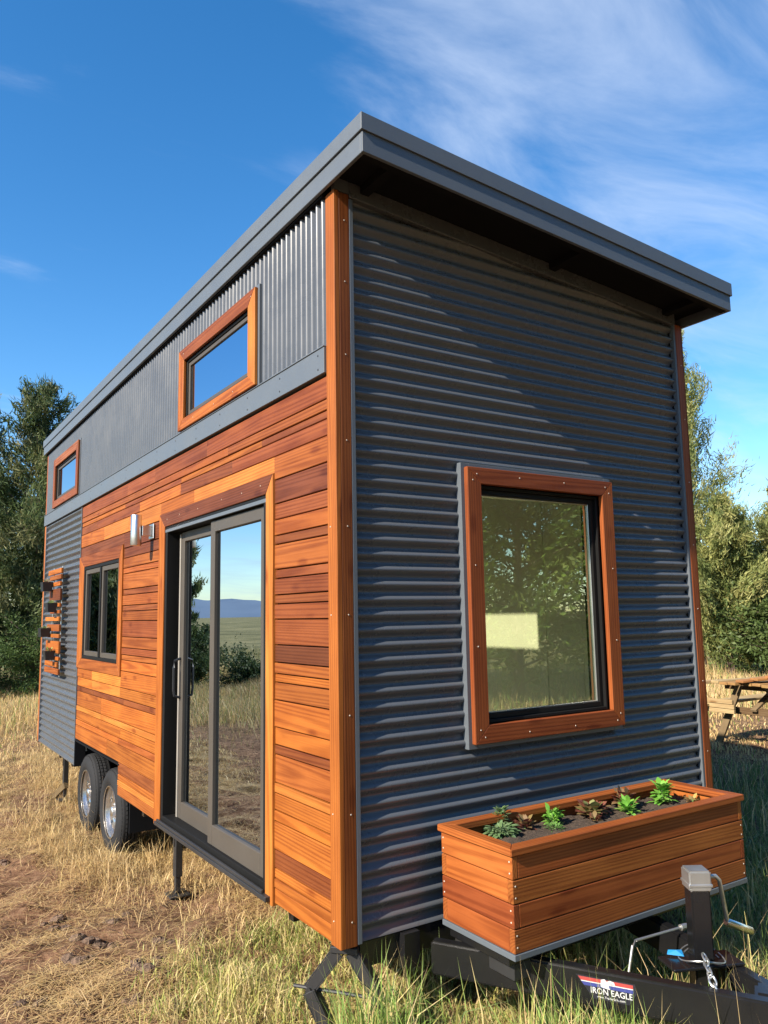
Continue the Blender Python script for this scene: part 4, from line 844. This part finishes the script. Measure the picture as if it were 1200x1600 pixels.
# the end frame faces the camera; table runs back to the right
tx0, tx1 = 7.75, 9.5; tyc = 3.05
for k_, yy in enumerate(np.linspace(tyc - 0.62, tyc + 0.30, 7)): slant('table_plank', (tx0 - 0.15 + 0.05 * (k_ % 3), yy + .28, 0.80 + 0.008 * (k_ % 2)), (tx1, yy - 0.15, 0.80 + 0.02 * (k_ % 3)), 0.13, 0.035, jit(PALE if k_ in (5, 6) else TAN, 0.12))
for k_ in range(4): slant('loose_plank', (7.62 + 0.08 * k_, tyc + 0.02 - 0.15 * k_, 0.840 + 0.03 * k_), (9.4, tyc - 0.75 - 0.12 * k_, 1.00 + 0.02 * k_), 0.15, 0.03, jit((0.56, 0.30, 0.15), 0.1))
for x in (tx0 + 0.12, tx1 - 0.2):
    slant('leg', (x, tyc + 0.18, 0.78), (x + 0.05, tyc - 0.02 + 0.62 * 0 , -0.02) if False else (x, tyc + 0.55, -0.02), 0.09, 0.04, GREY, (1, 0, 0)); slant('leg', (x, tyc - 0.20, 0.78), (x, tyc - 0.60, -0.02), 0.09, 0.04, GREY, (1, 0, 0))
    slant('crossbeam', (x + 0.05, tyc + 0.75, 0.44), (x + 0.05, tyc - 0.75, 0.44), 0.09, 0.04, (0.2, 0.14, 0.1), (1, 0, 0))
    slant('crossbeam', (x + 0.05, tyc + 0.42, 0.75), (x + 0.05, tyc - 0.42, 0.75), 0.08, 0.04, (0.2, 0.14, 0.1), (1, 0, 0))
for yy in (tyc + 0.60, tyc + 0.74, tyc - 0.60, tyc - 0.74): slant('bench_plank', (tx0 - 0.2, yy, 0.50), (tx1, yy, 0.50), 0.13, 0.035, jit(PALE, 0.08))
slant('end_board', (tx0 - 0.02, tyc + 0.70, 0.565), (tx0 - 0.02, tyc + 0.20, 0.560), 0.04, 0.055, PALE); slant('end_board', (tx0 - 0.02, tyc + 0.72, 0.505), (tx0 - 0.02, tyc + 0.18, 0.500), 0.04, 0.055, PALE); slant('end_board', (tx0 - 0.02, tyc + 0.72, 0.445), (tx0 - 0.02, tyc + 0.18, 0.440), 0.04, 0.055, PALE)
slant('diagonal_brace', (tx0 + 0.1, tyc, 0.46), (tx0 + 0.75, tyc, 0.76), 0.08, 0.035, GREY)

# blue wrapper lying on the tongue
m_ = MB(); m_.add([(1.075, -0.765, 0.386), (1.118, -0.815, 0.384), (1.135, -0.79, 0.398), (1.095, -0.755, 0.396), (1.106, -0.785, 0.402)], [(0,1,4), (1,2,4), (2,3,4), (3,0,4)])
o_ = m_.build('wrapper', M['bluewrap']); tag(o_, 'crumpled blue and white wrapper lying on the black trailer tongue', 'wrapper')

# ------------------------------------------------------------------ grass
def blades(name, x, y, h, w, lean, col, label, cat, zoff=0.0, flat=False, mat='grass', curve=0.5):
    n_ = len(x); z = ground_z(x, y) + zoff; base = np.stack([x, y, z - 0.005], -1); an = RNG.uniform(0, 2 * np.pi, n_)
    dirh = np.stack([np.cos(an), np.sin(an), np.zeros(n_)], -1); an2 = RNG.uniform(0, 2 * np.pi, n_); sd = np.stack([np.cos(an2), np.sin(an2), np.zeros(n_)], -1) if not flat else np.stack([-np.sin(an), np.cos(an), np.zeros(n_)], -1)
    up = np.array([0, 0, 1.0]); h = h[:, None]; w = w[:, None]; lean = lean[:, None]
    mid = base + up * h * 0.55 * np.cos(lean * 0.6) + dirh * h * 0.55 * np.sin(lean * 0.6)
    tip = mid + up * h * 0.5 * np.cos(lean * (1 + curve)) + dirh * h * 0.5 * np.sin(lean * (1 + curve))
    if flat:
        zz_ = RNG.uniform(0.002, 0.022, n_)[:, None]; tl = RNG.normal(0, 0.10, n_)[:, None]
        base = base + up * zz_; mid = base + dirh * h * 0.5 + up * h * tl * 0.5 + up * 0.008; tip = base + dirh * h + up * h * tl * 0.3
        gzm = ground_z(mid[:, 0], mid[:, 1]) + 0.003; mid[:, 2] = np.maximum(mid[:, 2], gzm); gzt = ground_z(tip[:, 0], tip[:, 1]) + 0.002; tip[:, 2] = np.maximum(tip[:, 2], gzt)
    V = np.stack([base - sd * w * .5, base + sd * w * .5, mid + sd * w * .42, mid - sd * w * .42, tip], 1).reshape(-1, 3); k_ = np.arange(n_)[:, None] * 5
    C = np.repeat(col, 5, axis=0)
    o_ = mesh_np(name, V, k_ + np.array([[0, 1, 2, 3]]), k_ + np.array([[3, 2, 4]]), M[mat], None, C)
    return tag(o_, label, cat, kind='stuff')
def scatter(n_, x0, x1, y0, y1, dens):
    xs, ys = [], []; got = 0
    while got < n_:
        x = RNG.uniform(x0, x1, n_ * 2); y = RNG.uniform(y0, y1, n_ * 2); k_ = RNG.uniform(0, 1, n_ * 2) < dens(x, y); xs.append(x[k_]); ys.append(y[k_]); got += k_.sum()
    return np.concatenate(xs)[:n_], np.concatenate(ys)[:n_]
def clump(x, y, s=1.0): return np.clip(0.5 + 0.22 * wobble(x * s, y * s, 2.5, 9.0, 2, 12), 0, 1)
DRY = np.array([[0.62, 0.47, 0.23], [0.54, 0.40, 0.19], [0.68, 0.54, 0.29], [0.44, 0.31, 0.15], [0.58, 0.47, 0.21]]) * np.array([0.97, 0.92, 0.90])
GRN = np.array([[0.20, 0.28, 0.055], [0.26, 0.33, 0.08], [0.13, 0.20, 0.045], [0.33, 0.36, 0.11]])
def pick(pal, n_, v=0.18): return np.clip(pal[RNG.integers(0, len(pal), n_)] * RNG.uniform(1 - v, 1 + v, (n_, 1)), 0.01, 0.9)
# fallen straw over the trodden earth
n_ = 92000; x, y = scatter(n_, -2.4, 1.6, -0.6, 10.0, lambda x, y: (0.06 + 0.94 * clump(x, y, 1.3) ** 2.0) * (0.55 + 0.45 * S(y, 2.0, 4.5)))
blades('straw', x, y, RNG.uniform(0.04, 0.20, n_), RNG.uniform(0.0018, 0.0042, n_), np.zeros(n_), pick(DRY, n_, 0.25), 'dry straw lying over the trodden earth beside the house', 'straw', flat=True)
n_ = 900; x, y = scatter(n_, -2.0, 0.3, 0.2, 6.5, lambda x, y: 0.2 + 0.8 * clump(x + 5, y, 1.1))
blades('twigs', x, y, RNG.uniform(0.04, 0.15, n_), RNG.uniform(0.004, 0.008, n_), np.zeros(n_), pick(np.array([[0.10, 0.07, 0.05], [0.16, 0.11, 0.07], [0.07, 0.05, 0.035]]), n_), 'dark broken twigs lying in the straw and dirt', 'twigs', zoff=0.006, flat=True)
# dry standing grass: along the house, round wheels and legs
def d_dry(x, y):
    near = np.exp(-((x - 0.22) / 0.22) ** 2) * S(y, 1.2, 1.9) * (1 - S(y, 7.2, 9)) 
    wheel = np.exp(-(((x + 0.12) / 0.24) ** 2 + ((y - 3.5) / 0.8) ** 2)) + 0.7 * np.exp(-(((x + 0.25) / 0.22) ** 2 + ((y - 4.9) / 0.7) ** 2))
    under = S(x, 0.0, 0.3) * S(y, 1.4, 2.0) * 0.5
    return np.clip((near * 0.6 + wheel + under * 0.8) * (0.35 + clump(x, y, 1.6)), 0, 1)
n_ = 19000; x, y = scatter(n_, -1.3, 2.6, 1.2, 9.0, d_dry); hgt = RNG.uniform(0.05, 0.25, n_) * (0.6 + 0.7 * clump(x, y, 2.0)) * (0.6 + 0.4 * S(y, 2.2, 3.4))
blades('dry_grass', x, y, hgt, RNG.uniform(0.0028, 0.005, n_), np.abs(RNG.normal(0.8, 0.5, n_)), pick(DRY, n_, 0.25), 'tall straw coloured grass tufts around the trailer wheels and legs', 'grass')
n_ = 16000; x, y = scatter(n_, -2.6, 1.0, 4.5, 12.0, lambda x, y: (0.15 + 0.85 * clump(x, y, 1.2) ** 1.3) * S(y, 4.5, 7.5))
blades('matted_grass', x, y, RNG.uniform(0.04, 0.12, n_), RNG.uniform(0.003, 0.006, n_) * (1 + 0.08 * y), np.abs(RNG.normal(1.15, 0.35, n_)), pick(DRY, n_, 0.25), 'matted pale dry grass trodden down left of the wheels', 'grass')
# green and yellow grass round the front corner
def d_grn(x, y):
    a = S(x, -0.62 - 0.12 * np.sin(y * 3), -0.15) * (1 - S(y, 1.15, 1.75)) * S(y, -2.4, -1.6); return a * (0.4 + 0.6 * clump(x, y, 1.7))
n_ = 70000; x, y = scatter(n_, -0.8, 4.2, -2.2, 1.8, d_grn); hgt = RNG.uniform(0.04, 0.16, n_) * (0.5 + 0.9 * clump(x + 3, y, 2.1)) * (0.45 + 0.55 * S(np.hypot(x - 0.0, y + 0.12), 0.25, 0.55))
mixg = (RNG.uniform(0, 1, n_) < 0.12 + 0.42 * clump(x + 7, y - 2, 1.3))[:, None]; YG = np.array([[0.52, 0.46, 0.17], [0.60, 0.49, 0.23], [0.43, 0.42, 0.12], [0.56, 0.43, 0.21]])
blades('green_grass', x, y, hgt, RNG.uniform(0.003, 0.0062, n_), np.abs(RNG.normal(0.85, 0.5, n_)), np.where(mixg, pick(GRN, n_), pick(YG, n_)), 'yellow green grass growing around the front corner and tongue', 'grass')
# longer green blades in front of the planter and round the coupler
def d_long(x, y): return np.clip(np.exp(-(((x - 0.55) / 0.30) ** 2 + ((y + 0.80) / 0.22) ** 2)) + np.exp(-(((x - 1.45) / 0.28) ** 2 + ((y + 1.05) / 0.25) ** 2)) + 0.5 * np.exp(-(((x - 0.05) / 0.2) ** 2 + ((y + 0.18) / 0.2) ** 2)), 0, 1) * clump(x, y, 2.2)
n_ = 3000; x, y = scatter(n_, -0.4, 2.4, -1.5, 0.2, d_long)
lg = RNG.uniform(0, 1, n_)[:, None] < 0.6
blades('long_grass', x, y, RNG.uniform(0.16, 0.46, n_), RNG.uniform(0.004, 0.0075, n_), np.abs(RNG.normal(0.45, 0.35, n_)), np.where(lg, pick(np.array([[0.22, 0.33, 0.07], [0.30, 0.40, 0.12], [0.17, 0.27, 0.06]]), n_), pick(YG, n_)), 'long green grass blades rising in front of the planter box', 'grass', curve=0.9)
n_ = 170; x, y = scatter(n_, -0.3, 1.7, -1.35, -0.35, lambda x, y: 0.3 + 0.7 * clump(x, y, 1.5))
blades('seed_stalks', x, y, RNG.uniform(0.25, 0.55, n_), RNG.uniform(0.003, 0.005, n_), np.abs(RNG.normal(0.3, 0.2, n_)), pick(DRY, n_, 0.2), 'thin dry seed stalks standing among the front grass', 'grass', curve=1.2)
# shaded grass to the right of the house
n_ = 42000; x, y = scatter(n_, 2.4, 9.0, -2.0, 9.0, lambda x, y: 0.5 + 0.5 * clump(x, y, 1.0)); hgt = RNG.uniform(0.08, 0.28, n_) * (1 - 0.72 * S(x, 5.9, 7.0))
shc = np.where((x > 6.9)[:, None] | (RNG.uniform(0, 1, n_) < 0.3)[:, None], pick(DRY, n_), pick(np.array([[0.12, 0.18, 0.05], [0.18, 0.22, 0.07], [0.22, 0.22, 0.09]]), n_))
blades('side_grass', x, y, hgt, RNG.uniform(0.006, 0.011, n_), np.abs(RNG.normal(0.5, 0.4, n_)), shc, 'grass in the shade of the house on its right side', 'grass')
# dry meadow behind, left and right
def far_d(x, y): return 0.3 + 0.7 * clump(x, y, 0.25)
n_ = 80000; x, y = scatter(n_, -9.0, 6.0, 6.4, 24.0, lambda x, y: far_d(x, y) * (0.05 + 0.95 * S(y, 8, 12))); hgt = RNG.uniform(0.15, 0.50, n_) * (0.45 + 0.9 * clump(x, y, 0.35)) * (0.25 + 0.75 * S(y, 8.0, 13.0)); wx = 0.006 + 0.0006 * (y - 7)
blades('meadow_grass', x, y, hgt, RNG.uniform(0.7, 1.3, n_) * wx, np.abs(RNG.normal(0.45, 0.35, n_)), np.where((RNG.uniform(0, 1, n_) < 0.15)[:, None], pick(GRN, n_), pick(DRY * 1.05, n_)), 'dry golden meadow grass running back to the trees on the left', 'grass')
n_ = 42000; x, y = scatter(n_, 7.0, 24.0, 1.5, 16.0, far_d); hgt = RNG.uniform(0.15, 0.55, n_) * (0.5 + 0.8 * clump(x, y, 0.4)) * (0.18 + 0.82 * S(np.hypot(x - 8.4, y - 3.0), 1.9, 4.0))
blades('meadow_grass', x, y, hgt, RNG.uniform(0.008, 0.018, n_), np.abs(RNG.normal(0.45, 0.35, n_)), np.where((RNG.uniform(0, 1, n_) < 0.15)[:, None], pick(GRN, n_), pick(DRY * 1.1, n_)), 'dry golden meadow grass under the trees on the right', 'grass')
n_ = 46000; x, y = scatter(n_, -24.0, -2.4, 3.0, 32.0, lambda x, y: (0.25 + 0.75 * clump(x, y, 0.3)) * S(-x - 0.1 * y, 2.2, 4.0)); hgt = RNG.uniform(0.15, 0.50, n_) * (0.4 + 0.9 * clump(x, y, 0.35))
blades('field_grass', x, y, hgt, RNG.uniform(0.010, 0.020, n_), np.abs(RNG.normal(0.5, 0.35, n_)), pick(np.array([[0.42, 0.36, 0.17], [0.36, 0.31, 0.13], [0.28, 0.26, 0.10], [0.48, 0.38, 0.2]]), n_), 'dry field grass on the open side of the house', 'grass')
n_ = 16000; x, y = scatter(n_, 2.5, 18.0, -16.0, -2.0, far_d)
blades('lawn_grass', x, y, RNG.uniform(0.08, 0.25, n_), RNG.uniform(0.012, 0.022, n_), np.abs(RNG.normal(0.5, 0.35, n_)), np.where((RNG.uniform(0, 1, n_) < 0.5)[:, None], pick(GRN, n_), pick(DRY, n_)), 'rough grass in front of the house end', 'grass')
# clods of turned earth
m_ = MB(); cl_ = []
for (x, y, s) in [(-0.62, 2.55, .05), (-0.50, 2.05, .055), (-0.42, 1.95, .04), (-0.72, 1.75, .05), (-0.58, 1.70, .03), (-0.36, 1.35, .045), (-0.42, 1.30, .05), (-0.25, 1.42, .03), (-1.2, 3.6, .05), (-0.95, 2.9, .03), (-0.80, 2.3, .035), (-0.3, 2.3, .04), (-0.95, 1.3, .04), (-0.55, 1.05, .03), (-0.78, 4.2, .06), (-0.18, 1.75, .05)]:
    for q in range(4):
        cx_, cy_ = x + random.uniform(-1, 1) * s * 1.6, y + random.uniform(-1, 1) * s * 1.6; r_ = s * random.uniform(0.35, 0.9); cz_ = float(ground_z(cx_, cy_)) + r_ * 0.15
        vv = []; k0 = 7
        for i in range(5):
            th = math.pi * i / 4
            for j in range(k0): ph = 2 * math.pi * j / k0; rr = r_ * random.uniform(0.75, 1.2); vv.append((cx_ + rr * math.sin(th) * math.cos(ph) * 1.2, cy_ + rr * math.sin(th) * math.sin(ph), cz_ + rr * 0.6 * math.cos(th)))
        m_.add(vv, [(i*k0+j, i*k0+(j+1) % k0, (i+1)*k0+(j+1) % k0, (i+1)*k0+j) for i in range(4) for j in range(k0)])
m, nt, b, n, l = mk('dark_clod'); ge = N(nt, 'ShaderNodeNewGeometry'); nz = N(nt, 'ShaderNodeTexNoise', {'Vector': ge.outputs['Position'], 'Scale': 45.0, 'Detail': 6.0})
l.new(ramp(nt, nz.outputs[0], [(0.3, (0.07, 0.045, 0.03)), (0.7, (0.20, 0.13, 0.085))]), b.inputs['Base Color']); b.inputs['Roughness'].default_value = 1; bump(nt, b, nz.outputs[0], 1.0, 0.02); M['clod'] = m
tag(m_.build('dirt_clods', M['clod']), 'dark clods of earth scattered over the trodden straw', 'dirt', kind='stuff')

# ------------------------------------------------------------------ trees
def tree(name, x, y, H, rad, label, group, pal, seed, style='cypress', n_limb=70, n_leaf=26000, leaf=(0.16, 0.028), bare=0.06, cat='tree', lean=0.0):
    rg = np.random.default_rng(seed); z0 = float(ground_z(x, y)) - 0.05; root = empty(name, (x, y, z0), label, cat, group)
    tp = [Vector((x + lean * t * t * H + 0.04 * H * 0.25 * math.sin(t * 5 + seed), y + 0.03 * H * 0.25 * math.cos(t * 4 + seed), z0 + H * t * 0.97)) for t in np.linspace(0, 1, 9)]
    m_ = MB(); m_.tube(tp, [max(0.012, 0.020 * H * (1 - t) ** 1.1 + 0.01) for t in np.linspace(0, 1, 9)], 8)
    cen = []; cdir_ = []; cs = []
    for i in range(n_limb):
        t = bare + (1 - bare) * ((i + rg.uniform(0, 1)) / n_limb) ** 0.85; t = min(t, 0.985); k_ = t * 8; a = tp[int(k_)].lerp(tp[min(8, int(k_) + 1)], k_ - int(k_))
        an = i * 2.399 + rg.uniform(-0.5, 0.5)
        if style == 'cypress': prof = (min(1, (t + 0.10) / 0.28) ** 0.6) * (1 - t) ** 0.62 * 1.15; el = rg.uniform(0.05, 0.55) + 0.5 * t
        elif style == 'feather': prof = (min(1, (t + 0.12) / 0.30) ** 0.6) * (1 - t) ** 0.75 * 1.25; el = rg.uniform(0.45, 1.0) + 0.25 * t
        else: prof = math.sqrt(max(0.02, 1 - (2 * t - 0.95) ** 2)); el = rg.uniform(-0.1, 0.7)
        L_ = rad * prof * rg.uniform(0.40, 1.25) + 0.12
        if style == 'feather' and t > 0.8: L_ *= 0.75
        d = Vector((math.cos(an) * math.cos(el), math.sin(an) * math.cos(el), math.sin(el))); e1 = a + d * L_ * 0.55; d2 = (d + Vector((0, 0, 0.35 if style != 'broad' else 0.1))).normalized(); e2 = e1 + d2 * L_ * 0.5
        m_.tube([a, e1, e2], [0.006 * H * (1 - t) ** 0.7 * 0.7 + 0.008, 0.012, 0.004], 5)
        nc = max(3, int(4 + 9 * L_ / max(rad, 0.5)))
        for q in range(nc):
            s = 0.18 + 0.86 * (q + rg.uniform(0, 1)) / nc; p = a.lerp(e1, s / 0.55) if s < 0.55 else e1.lerp(e2, (s - 0.55) / 0.45)
            cen.append((p.x + rg.normal(0, 0.07 * L_), p.y + rg.normal(0, 0.07 * L_), p.z + rg.normal(0, 0.06 * L_))); dd = d2 * 0.7 + Vector((rg.normal(0, .35), rg.normal(0, .35), rg.normal(0.1, .3))); cdir_.append(tuple(dd.normalized())); cs.append((0.07 + 0.085 * L_) * rg.uniform(0.6, 1.3))
    trunk = m_.build('trunk', M['bark'], root, smooth=True)
    cen = np.array(cen); cdir_ = np.array(cdir_); cs = np.array(cs); w_ = cs ** 1.6; idx = rg.choice(len(cen), n_leaf, p=w_ / w_.sum())
    loc = rg.normal(0, 1, (n_leaf, 3)); loc /= np.maximum(1, np.linalg.norm(loc, axis=1, keepdims=True) / 1.6)
    c = cen[idx] + loc * cs[idx][:, None] * 0.55 + cdir_[idx] * (rg.normal(0, 1, n_leaf) * cs[idx] * 0.8)[:, None]
    ld = cdir_[idx] + rg.normal(0, 0.55, (n_leaf, 3)) + np.array([0, 0, 0.25 if style != 'broad' else -0.3]); ld /= np.linalg.norm(ld, axis=1, keepdims=True)
    sd = np.cross(ld, rg.normal(0, 1, (n_leaf, 3))); sd /= np.linalg.norm(sd, axis=1, keepdims=True)
    L_ = (leaf[0] * rg.uniform(0.5, 1.3, n_leaf))[:, None]; Wd = (leaf[1] * rg.uniform(0.6, 1.3, n_leaf))[:, None]
    pal = np.array(pal); cc = pal[rg.integers(0, len(pal), len(cen))][idx] * rg.uniform(0.75, 1.25, (n_leaf, 1))
    if style == 'broad':
        V = np.stack([c - ld * L_ * .5, c + sd * Wd * .5, c + ld * L_ * .5, c - sd * Wd * .5], 1).reshape(-1, 3); k_ = np.arange(n_leaf)[:, None] * 4
        mesh_np('crown', V, k_ + np.array([[0, 1, 2, 3]]), None, M['leaf'], root, np.repeat(cc, 4, axis=0))
    else:
        V = np.stack([c - sd * Wd * .5 - ld * L_ * .5, c + sd * Wd * .5 - ld * L_ * .5, c + ld * L_ * .5], 1).reshape(-1, 3); k_ = np.arange(n_leaf)[:, None] * 3
        mesh_np('crown', V, None, k_ + np.array([[0, 1, 2]]), M['leaf'], root, np.repeat(cc, 3, axis=0))
    return root
CY = [(0.070, 0.105, 0.036), (0.095, 0.135, 0.046), (0.12, 0.150, 0.058), (0.052, 0.080, 0.030), (0.18, 0.185, 0.08)]
OL = [(0.23, 0.255, 0.08), (0.30, 0.305, 0.10), (0.19, 0.22, 0.07), (0.34, 0.33, 0.12), (0.15, 0.185, 0.06)]
GB = [(0.13, 0.22, 0.04), (0.18, 0.27, 0.055), (0.10, 0.16, 0.035), (0.20, 0.25, 0.07)]
gl = 'conifers behind the meadow on the left'
tree('conifer_tree', 2.15, 20.6, 8.9, 2.6, 'tall dark conifer rising beside the rear corner of the roof', gl, CY, 3, n_limb=95, n_leaf=60000, leaf=(0.20, 0.036))
tree('conifer_tree', 0.1, 22.5, 8.9, 2.7, 'dark conifer left of the tallest one at the photo edge', gl, CY, 5, n_limb=90, n_leaf=46000, leaf=(0.21, 0.040))
tree('conifer_tree', 4.1, 23.0, 8.6, 2.5, 'dark conifer half hidden behind the rear end of the house', gl, CY, 8, n_limb=80, n_leaf=40000, leaf=(0.21, 0.040))
tree('shrub', 1.9, 18.6, 1.7, 1.3, 'low dark green shrub at the foot of the left conifers', gl, [(0.08, 0.13, 0.035), (0.06, 0.10, 0.03)], 12, 'broad', 50, 16000, (0.09, 0.03), 0.03, 'shrub')
tree('shrub', 0.2, 19.2, 1.6, 1.4, 'low dark shrub at the left photo edge under conifers', gl, [(0.08, 0.13, 0.035), (0.06, 0.10, 0.03)], 13, 'broad', 50, 14000, (0.09, 0.03), 0.03, 'shrub')
tree('conifer_tree', -2.4, 21.5, 5.0, 2.2, 'conifer reflected in the two pane side window', gl, CY, 21, n_limb=70, n_leaf=24000, leaf=(0.24, 0.055))
tree('conifer_tree', -4.3, 21.0, 5.3, 1.8, 'conifer reflected at the left side of the glass door', gl, CY, 22, n_limb=70, n_leaf=24000, leaf=(0.24, 0.055))
tree('conifer_tree', -6.2, 21.3, 5.6, 0.95, 'slender conifer reflected in the left door panel', gl, CY, 23, n_limb=60, n_leaf=18000, leaf=(0.24, 0.055))
for i, (x, y, h, r_, lab) in enumerate([(-6.9, 16.6, 0.60, 1.0, 'dark rounded bush reflected low in the right door panel'), (-8.6, 16.4, 0.62, 1.2, 'second dark bush in the field reflected beside the first'), (-5.8, 18.6, 1.3, 1.0, 'small bush at the foot of the slender conifer')]):
    tree('bush', x, y, h, r_, lab, 'bushes in the field', [(0.05, 0.08, 0.028), (0.07, 0.10, 0.035)], 31 + i, 'broad', 40, 11000, (0.10, 0.04), 0.03, 'bush')
go = 'olive green trees on the right'
tree('feathery_tree', 17.4, 10.6, 10.4, 2.0, 'tallest feathery olive green tree with sparse twin tops', go, OL, 41, 'feather', 78, 32000, (0.20, 0.030))
tree('feathery_tree', 18.9, 8.9, 5.3, 1.5, 'shorter olive tree in front at the right photo edge', go, OL, 42, 'feather', 80, 34000, (0.20, 0.034))
tree('feathery_tree', 17.0, 9.3, 4.9, 1.6, 'dense lower olive tree close behind the right house corner', go, OL, 43, 'feather', 80, 44000, (0.20, 0.036))
tree('feathery_tree', 20.6, 8.0, 5.6, 1.8, 'olive tree standing just beyond the right photo edge', go, OL, 44, 'feather', 60, 22000, (0.22, 0.045))
tree('feathery_tree', 15.6, 12.8, 5.5, 2.0, 'olive tree hidden mostly behind the front wall', go, OL, 45, 'feather', 60, 22000, (0.22, 0.045))
tree('shrub', 17.2, 8.2, 2.0, 1.6, 'dark green undergrowth bush under the right trees', go, [(0.07, 0.11, 0.03), (0.10, 0.14, 0.04)], 46, 'broad', 50, 14000, (0.14, 0.05), 0.03, 'shrub')
tree('shrub', 19.4, 7.2, 1.9, 1.6, 'dark undergrowth bush at the right photo edge', go, [(0.07, 0.11, 0.03), (0.10, 0.14, 0.04)], 47, 'broad', 50, 12000, (0.14, 0.05), 0.03, 'shrub')
tree('seedling_tree', 7.05, 3.85, 0.62, 0.28, 'small green sapling in front of the picnic table', None, [(0.14, 0.24, 0.08), (0.2, 0.3, 0.11)], 48, 'broad', 16, 900, (0.07, 0.03), 0.3, 'sapling')
gf = 'leafy trees in front of the house end'
for i, (x, y, h, r_, lab) in enumerate([(9.6, -9.2, 6.6, 2.8, 'leafy green tree mirrored in the middle of the front window'), (13.2, -10.0, 7.4, 3.2, 'large leafy tree mirrored at the right of the front window'), (7.4, -12.2, 7.2, 3.0, 'leafy tree mirrored at the left of the front window'), (11.6, -14.5, 9.5, 3.4, 'tall leafy tree behind the mirrored ones'), (3.2, -13.5, 9.0, 3.4, 'unseen leafy tree added straight out from the house end to block low sky'), (-1.6, -14.5, 9.5, 3.4, 'unseen leafy tree added behind the viewpoint to block low sky, left of the others'), (-6.5, -16.5, 9.0, 3.4, 'leftmost unseen leafy tree added behind the viewpoint to block low sky'), (17.0, -7.0, 8.0, 3.2, 'rightmost unseen leafy tree added in front of the house end to block low sky')]):  # last four are unseen, added to cut sky light on the front wall
    tree('leafy_tree', x, y, h, r_, lab, gf, GB, 61 + i, 'broad', 80, 20000, (0.20, 0.06), 0.04)
